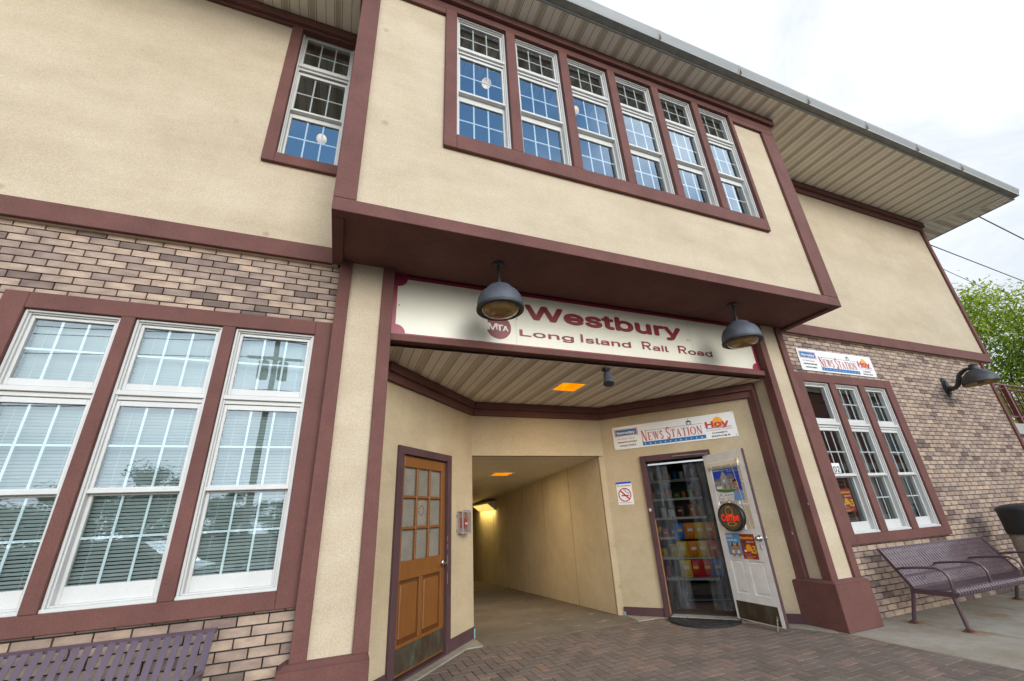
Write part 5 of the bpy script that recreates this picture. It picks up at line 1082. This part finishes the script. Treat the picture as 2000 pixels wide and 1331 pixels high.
o = thing('number_decal', 'white window sticker with black number 102 above the meeting rail', 'sticker', (5.99, 0.0520, 1.735)); b = MB([M['ink_white'], M['ink_black']], WM[o]); b.rect(0, 0.235, 0, 0.13, 0.0, 0); b.text('102', 0.02, 0.012, 0.105, -0.001, 1, width=0.195, bold=.022); b.build('print', o)
o = thing('window_grille', 'brown steel security bars inside the lower sash by the breakfast poster', 'grille', (6.22, 0.20, 1.0))
b = MB(M['rust'], WM[o])
for zz in (0.03, 0.10, 0.17, 0.30, 0.40, 0.50, 0.58, 0.64): b.tube([(-0.25, 0, zz), (0.22, 0, zz)], 0.006, 6)
b.box(0.20, 0.235, -0.01, 0.01, 0.0, 0.68); b.build('bars', o)

# vinyl strip curtain and what is inside the shop ------------------------------------------------------
pc = FR @ Vector((DR0 + 0.45, 0.09, 2.0)); o = thing('strip_curtain', 'clear vinyl strip curtain parted in the shop doorway', 'curtain', pc, angR)
b = MB(M['chrome'], FR); b.box(DR0 + 0.085, DR1 - 0.055, 0.06, 0.085, 2.02, 2.045); b.build('rail', o)
rs_ = random.Random(5)
for k_, (xa_, xb_, dx) in enumerate(((0.09, 0.26, 0.0), (0.20, 0.36, 0.05), (0.60, 0.76, 0.05), (0.70, 0.88, 0.06), (0.80, 0.965, 0.02))):
    b = MB(M['vinyl'], FR); nz_, nx_ = 24, 8; V = []
    for j in range(nz_ + 1):
        f = j / nz_
        for i in range(nx_ + 1):
            u = i / nx_; x = DR0 + xa_ + (xb_ - xa_) * u + dx * f ** 1.5
            V.append((x, 0.095 + 0.008 * k_ + 0.014 * math.sin(u * 5.5 + k_ * 2 + f * 2.2) + 0.012 * math.sin(f * 7 + k_), 2.03 - f * 1.94))
    b.add(V, [(j * (nx_ + 1) + i, j * (nx_ + 1) + i + 1, (j + 1) * (nx_ + 1) + i + 1, (j + 1) * (nx_ + 1) + i) for j in range(nz_) for i in range(nx_)], smooth=True); b.build('vinyl_strip', o)
chipm = ['chip_red', 'chip_orange', 'chip_yellow', 'chip_blue', 'chip_green', 'chip_white', 'chip_purple']
def shelf_unit(loc, rz, label, wdt, hgt, seed):
    o = thing('shelf_unit', label, 'shelf', loc, rz, None); b = MB(M['charcoal'], WM[o])
    b.box(-wdt / 2, wdt / 2, 0.0, 0.02, 0, hgt); b.build('back_panel', o)
    b = MB(M['white'], WM[o]); zs_ = [0.10 + (hgt - 0.25) * i / 5 for i in range(6)]
    for z in zs_: b.box(-wdt / 2, wdt / 2, -0.36, 0.0, z - 0.02, z); b.box(-wdt / 2, wdt / 2, -0.365, -0.3605, z - 0.035, z + 0.01)
    b.build('shelf', o); return o, zs_
def packet(loc, rz, mat, w_, h_, d_, label, group, tilt=0.0):
    b = MB([M[mat], M['chip_white'], M['chip_yellow']], Matrix.Translation(Vector(loc)) @ Matrix.Rotation(rz, 4, 'Z') @ Matrix.Rotation(tilt, 4, 'X'))
    n = 6; V = []
    for j in range(n + 1):
        f = j / n; bl = math.sin(math.pi * f) ** 0.6 * d_ / 2 + 0.003
        for s_ in (-1, 1): V += [(-w_ / 2, s_ * 0.003, h_ * f), (-w_ / 4, s_ * bl, h_ * f), (w_ / 4, s_ * bl, h_ * f), (w_ / 2, s_ * 0.003, h_ * f)]
    for s_ in (0, 1):
        for j in range(n):
            for i in range(3):
                a = j * 8 + s_ * 4 + i; m_ = 0 if not (j == 3 and i == 1 and w_ > 0.11) else (2 if mat in ('chip_red', 'chip_blue', 'ink_dkred') else 1)
                b.add([V[a], V[a + 1], V[a + 9], V[a + 8]], [(0, 1, 2, 3)], m_)
    return tag(b.build('snack_bag', top=loc), label, 'snack', group)
rs_ = random.Random(21)
A = R(-45)
su, zs_ = shelf_unit((6.35, 3.95, 0.0), A, 'tall dark shelf unit of snack packets at the back of the shop', 1.5, 2.1, 1)
warm = ['chip_red', 'chip_orange', 'chip_red', 'chip_yellow', 'ink_brown', 'ink_dkred', 'chip_orange', 'chip_white', 'chip_green', 'chip_blue']
for z in zs_[:6]:
    x = -0.70
    while x < 0.62:
        if rs_.random() < 0.22: x += 0.09; continue
        pw_ = rs_.uniform(0.07, 0.15); p = WM[su] @ Vector((x + pw_ / 2, -0.17 - rs_.uniform(0, .13), z + 0.002))
        packet(p, A + rs_.uniform(-.25, .25), rs_.choice(warm), pw_, rs_.uniform(0.11, 0.24), 0.05, 'small bright snack packet standing on the back shelf unit', 'snack packets on the back shelves', R(rs_.uniform(-6, 10))); x += pw_ + rs_.uniform(.005, .05)
rk = thing('snack_rack', 'black wire rack hung with bags of chips just inside the doorway', 'rack', (5.30, 2.15, 0.0), A + R(8)); b = MB(M['charcoal'], WM[rk])
for x in (-0.3, 0.3): b.tube([(x, 0, 0), (x, 0, 1.25)], 0.012, 6)
for z in (0.35, 0.62, 0.90, 1.18): b.tube([(-0.3, 0, z), (0.3, 0, z)], 0.008, 6)
b.box(-0.34, 0.34, -0.2, 0.2, 0.02, 0.05); b.build('frame', rk)
for z in (0.36, 0.64, 0.92):
    for i, x in enumerate((-0.24, -0.08, 0.08, 0.24)):
        p = WM[rk] @ Vector((x, -0.07, z - 0.02)); packet(p, A + R(8) + rs_.uniform(-.2, .2), ['chip_red', 'chip_orange', 'chip_blue', 'chip_yellow', 'chip_orange', 'chip_red', 'chip_yellow'][(i * 2 + int(z * 10)) % 7], 0.17, 0.25, 0.08, 'shiny chip bag clipped to the wire rack inside the shop door', 'chip bags on the wire rack', R(6))
ct = thing('shop_counter', 'white shop counter low inside the doorway on the left', 'counter', (4.95, 3.2, 0.0), A); b = MB([M['white'], M['charcoal']], WM[ct]); b.box(-0.5, 0.3, -0.25, 0.25, 0.0, 0.86, 0, bev=0.01); b.box(-0.53, 0.33, -0.28, 0.28, 0.861, 0.90, 1, bev=0.005); b.build('cabinet', ct)

# platform with railing beyond the corner ----------------------------------------------------------------
o = thing('station_platform', 'raised concrete platform with maroon railing beyond the brick corner', 'platform', (20, 1.6, 0))
b = MB(M['concrete_g']); b.box(11.75, 40, 0.16, 4.0, 2.42, 2.64, bev=0.01); b.box(11.75, 40, 0.30, 0.5, 1.9, 2.419)
for x in (14, 20, 26, 32, 38): b.box(x, x + 0.5, 0.8, 1.3, 0, 2.418)
b.build('deck', o)
b = MB(M['rail_red']); b.tube([(11.72, 0.22, 3.49), (40, 0.22, 3.49)], 0.025, 8); b.tube([(11.72, 0.22, 3.40), (40, 0.22, 3.40)], 0.018, 8); b.box(11.72, 40, 0.20, 0.24, 2.78, 2.81); x = 11.9; i = 0
while x < 22:
    if i % 7 == 4: b.box(x - 0.035, x + 0.035, 0.185, 0.255, 2.64, 3.47)
    else: b.box(x - 0.010, x + 0.010, 0.21, 0.23, 2.81, 3.40)
    x += 0.20; i += 1
b.build('railing', o)

# trees -----------------------------------------------------------------------------------------------
def tree(name, label, loc, h, cr_, seed, leafmat, nclump, nleaf, lsz, group, crown_base=0.3, droop=0.0):
    rr = random.Random(seed); o = thing(name, label, 'tree', loc, 0, group); T = WM[o]
    b = MB(M['bark'], T); tips = []
    def limb(p, d, ln, r, lvl):
        pts = [p]; q = p.copy(); dd = d.copy(); n_ = 5
        for i in range(n_): dd = (dd + Vector((rr.uniform(-.18, .18), rr.uniform(-.18, .18), rr.uniform(-.05, .14)))).normalized(); q = q + dd * ln / n_; pts.append(q.copy())
        b.tube(pts, [r * (1 - 0.65 * i / n_) for i in range(n_ + 1)], 7 if lvl < 2 else 4, cap=False)
        if lvl >= 3: tips.append((q, r)); return
        if lvl >= 2: tips.append((pts[3], r))
        for _ in range(4 if lvl == 0 else 3):
            a = rr.uniform(0, 2 * math.pi); k_ = rr.uniform(2.2, n_) if lvl else rr.uniform(2, n_); base = pts[int(k_)]
            nd = (dd * rr.uniform(.25, .8) + Vector((math.cos(a), math.sin(a), rr.uniform(.0, .7))) * rr.uniform(.7, 1.1)).normalized()
            limb(base.copy(), nd, ln * rr.uniform(.55, .78), r * 0.5, lvl + 1)
    limb(Vector((0, 0, 0)), Vector((0, 0, 1)), h * 0.48, h * 0.028, 0)
    b.build('trunk', o)
    b = MB(M[leafmat], T); cz = h * (crown_base + (1 - crown_base) / 2)
    cl_ = []
    for p, r in tips: cl_.append((p + Vector((rr.gauss(0, .2), rr.gauss(0, .2), rr.gauss(0, .2))) , rr.uniform(.45, .9)))
    while len(cl_) < nclump:
        u = Vector((rr.gauss(0, 1), rr.gauss(0, 1), rr.gauss(0, 1))).normalized() * rr.uniform(.45, 1.0) ** .6
        cl_.append((Vector((u.x * cr_, u.y * cr_, cz + u.z * h * (1 - crown_base) / 2)), rr.uniform(.5, 1.0)))
    for c, sz in cl_[:max(nclump, 1)]:
        rad = sz * cr_ * 0.24; tone = min(1, max(0, rr.gauss(.45, .25) ))
        for _ in range(nleaf):
            d = Vector((rr.gauss(0, 1), rr.gauss(0, 1), rr.gauss(0, .6))) * rad * .6; p = c + d
            a1_ = Vector((rr.uniform(-1, 1), rr.uniform(-1, 1), rr.uniform(-.6, .4) - droop)).normalized(); a2_ = a1_.cross(Vector((rr.uniform(-.5, .5), rr.uniform(-.5, .5), 1))).normalized()
            l_ = lsz * rr.uniform(.7, 1.3); w2 = l_ * .32
            b.add([p - a1_ * l_, p + a2_ * w2, p + a1_ * l_, p - a2_ * w2], [(0, 1, 2, 3)], 0, min(1, max(0, tone + rr.uniform(-.25, .25))))
    b.build('crown', o); return o
tree('locust_tree', 'bright yellow-green locust tree behind the platform railing', (25.5, 5.0, 0), 9.9, 4.6, 4, 'leaf_bright', 600, 120, 0.10, None, 0.10, 0.25)
t1_ = tree('street_tree', 'dark green street tree across the road, seen only as a window reflection', (-16, -44, 0), 7.0, 4.2, 8, 'leaf', 130, 90, 0.24, 'trees across the road', 0.08)
for i, (x, y, k_) in enumerate(((-23, -46, 0.8), (-30, -45, 1.0), (-10, -47, 0.75), (-4, -46, 0.7), (4, -47, 0.8), (-38, -47, 1.1), (-47, -48, 1.2))):
    c = dup(t1_, (x, y, 0), i * 1.3); c.scale = (k_, k_, k_)

# street things seen in the window reflections ------------------------------------------------------------
o = thing('brick_building', 'red brick building across the road, reflected in the shop windows', 'building', (36, -26, 0))
b = MB(M['redbrick']); b.box(18, 62, -34, -22.1, -0.1, 11.5); b.build('wall', o)
b = MB(M['limestone']); b.box(17.9, 62.1, -22.09, -21.95, 3.9, 4.5); b.box(17.9, 62.1, -22.09, -21.9, 11.2, 11.8); b.build('stone_band', o)
for i in range(11):
    for (z0, z1) in ((0.9, 3.2), (5.4, 7.6), (8.6, 10.6)):
        x = 19.6 + 3.9 * i; f = MB(M['white']); f.ring(x, x + 1.8, z0, z1, 0.12, -22.1, -22.03); f.box(x - .15, x + 1.95, -22.1, -21.95, z0 - 0.15, z0); w2 = f.build('window', o)
        f = MB(M['carglass']); f.rect(x + .1, x + 1.7, z0 + .1, z1 - .1, -22.06); f.build('pane', w2)
o = thing('utility_pole', 'wooden utility pole with two transformers across the road, reflected in the left windows', 'pole', (-4.0, -18.2, 0))
b = MB(M['pole_wood'], WM[o]); b.tube([(0, 0, -0.2), (0, 0, 11)], [0.16, 0.11], 12); b.build('post', o)
for z in (10.4, 9.2): b = MB(M['pole_wood'], WM[o]); b.box(-1.2, 1.2, -0.06, 0.06, z, z + 0.11); b.build('crossarm', o)
for x in (-0.42, 0.42): b = MB(M['gutter'], WM[o]); b.lathe([(0, 0), (0.22, 0.0), (0.23, 0.05), (0.23, 0.85), (0.2, 0.92), (0, 0.95)], (x, 0.18, 8.1), 18); b.tube([(x, 0.18, 9.0), (x, 0.18, 9.25)], 0.04, 8); b.build('transformer', o)
for i, (y, z) in enumerate(((-18.2 - 0.9, 10.55), (-18.2, 10.55), (-17.3, 10.5), (-18.2, 9.35), (-18.0, 7.6), (-18.0, 7.0))):
    b = MB(M['black']); pts = [(x, y, z - 0.9 * (1 - ((x + 4) % 40 - 20) ** 2 / 400.0)) for x in range(-64, 77, 4)]; b.tube(pts, 0.022, 5); tag(b.build('overhead_wire', top=(-4, y, z)), 'black overhead wire along the far side of the road', 'wire', 'wires across the road')
# overhead wires to the right of the eave
C0 = Vector((-0.393, -4.042, 1.372))
for i, (d0_, d1_, lab, rad) in enumerate((((1, .24818, .44427), (1, .21905, .37684), 'upper thick wire crossing the sky right of the eave', .028), ((1, .3241, .43963), (1, .24345, .31178), 'middle wire crossing the sky above the locust tree', .026), ((1, .32395, .38583), (1, .27258, .29904), 'lowest faint wire crossing the sky beside the corner board', .016))):
    t0_ = 26.0; p0 = C0 + t0_ * Vector(d0_); p1 = C0 + t0_ * d0_[2] / d1_[2] * Vector(d1_); d = (p1 - p0)
    b = MB(M['charcoal']); b.tube([p0 + d * k_ for k_ in (-0.8, 0, 1, 3, 8)], rad, 6); tag(b.build('overhead_wire', top=p0), lab, 'wire')
# parked silver car
o = thing('parked_car', 'silver hatchback parked at the near kerb, reflected in the left windows', 'car', (-4.9, -7.2, -0.15)); T = WM[o]
b = MB(M['carpaint'], T); side = [(-2.1, .35), (-2.15, .62), (-2.0, .82), (-1.2, .95), (-.55, 1.42), (.2, 1.50), (1.2, 1.44), (1.8, 1.0), (2.1, .92), (2.12, .45), (2.0, .30), (-1.9, .28)]
b.prism(side, -0.86, 0.86); b.build('body', o)
b = MB(M['carglass'], T); b.prism([(-1.02, .98), (-.5, 1.37), (.2, 1.44), (1.12, 1.38), (1.55, 1.02)], -0.875, 0.875); b.build('side_glass', o)
for x in (-1.3, 1.3):
    for y in (-0.78, 0.78):
        b = MB(M['tyre'], T @ Matrix.Translation((x, y, 0.32)) @ Matrix.Rotation(R(90), 4, 'X')); b.lathe([(0.0, -0.1), (0.3, -0.1), (0.32, -0.08), (0.32, 0.08), (0.3, 0.1), (0.0, 0.1)], (0, 0, 0), 24); wh = b.build('wheel', o)
        b = MB(M['chrome'], T @ Matrix.Translation((x, y, 0.32)) @ Matrix.Rotation(R(90), 4, 'X')); b.lathe([(0.0, 0.103), (0.2, 0.103)], (0, 0, 0), 20); b.lathe([(0.2, -0.103), (0.0, -0.103)], (0, 0, 0), 20); b.build('rim', wh)
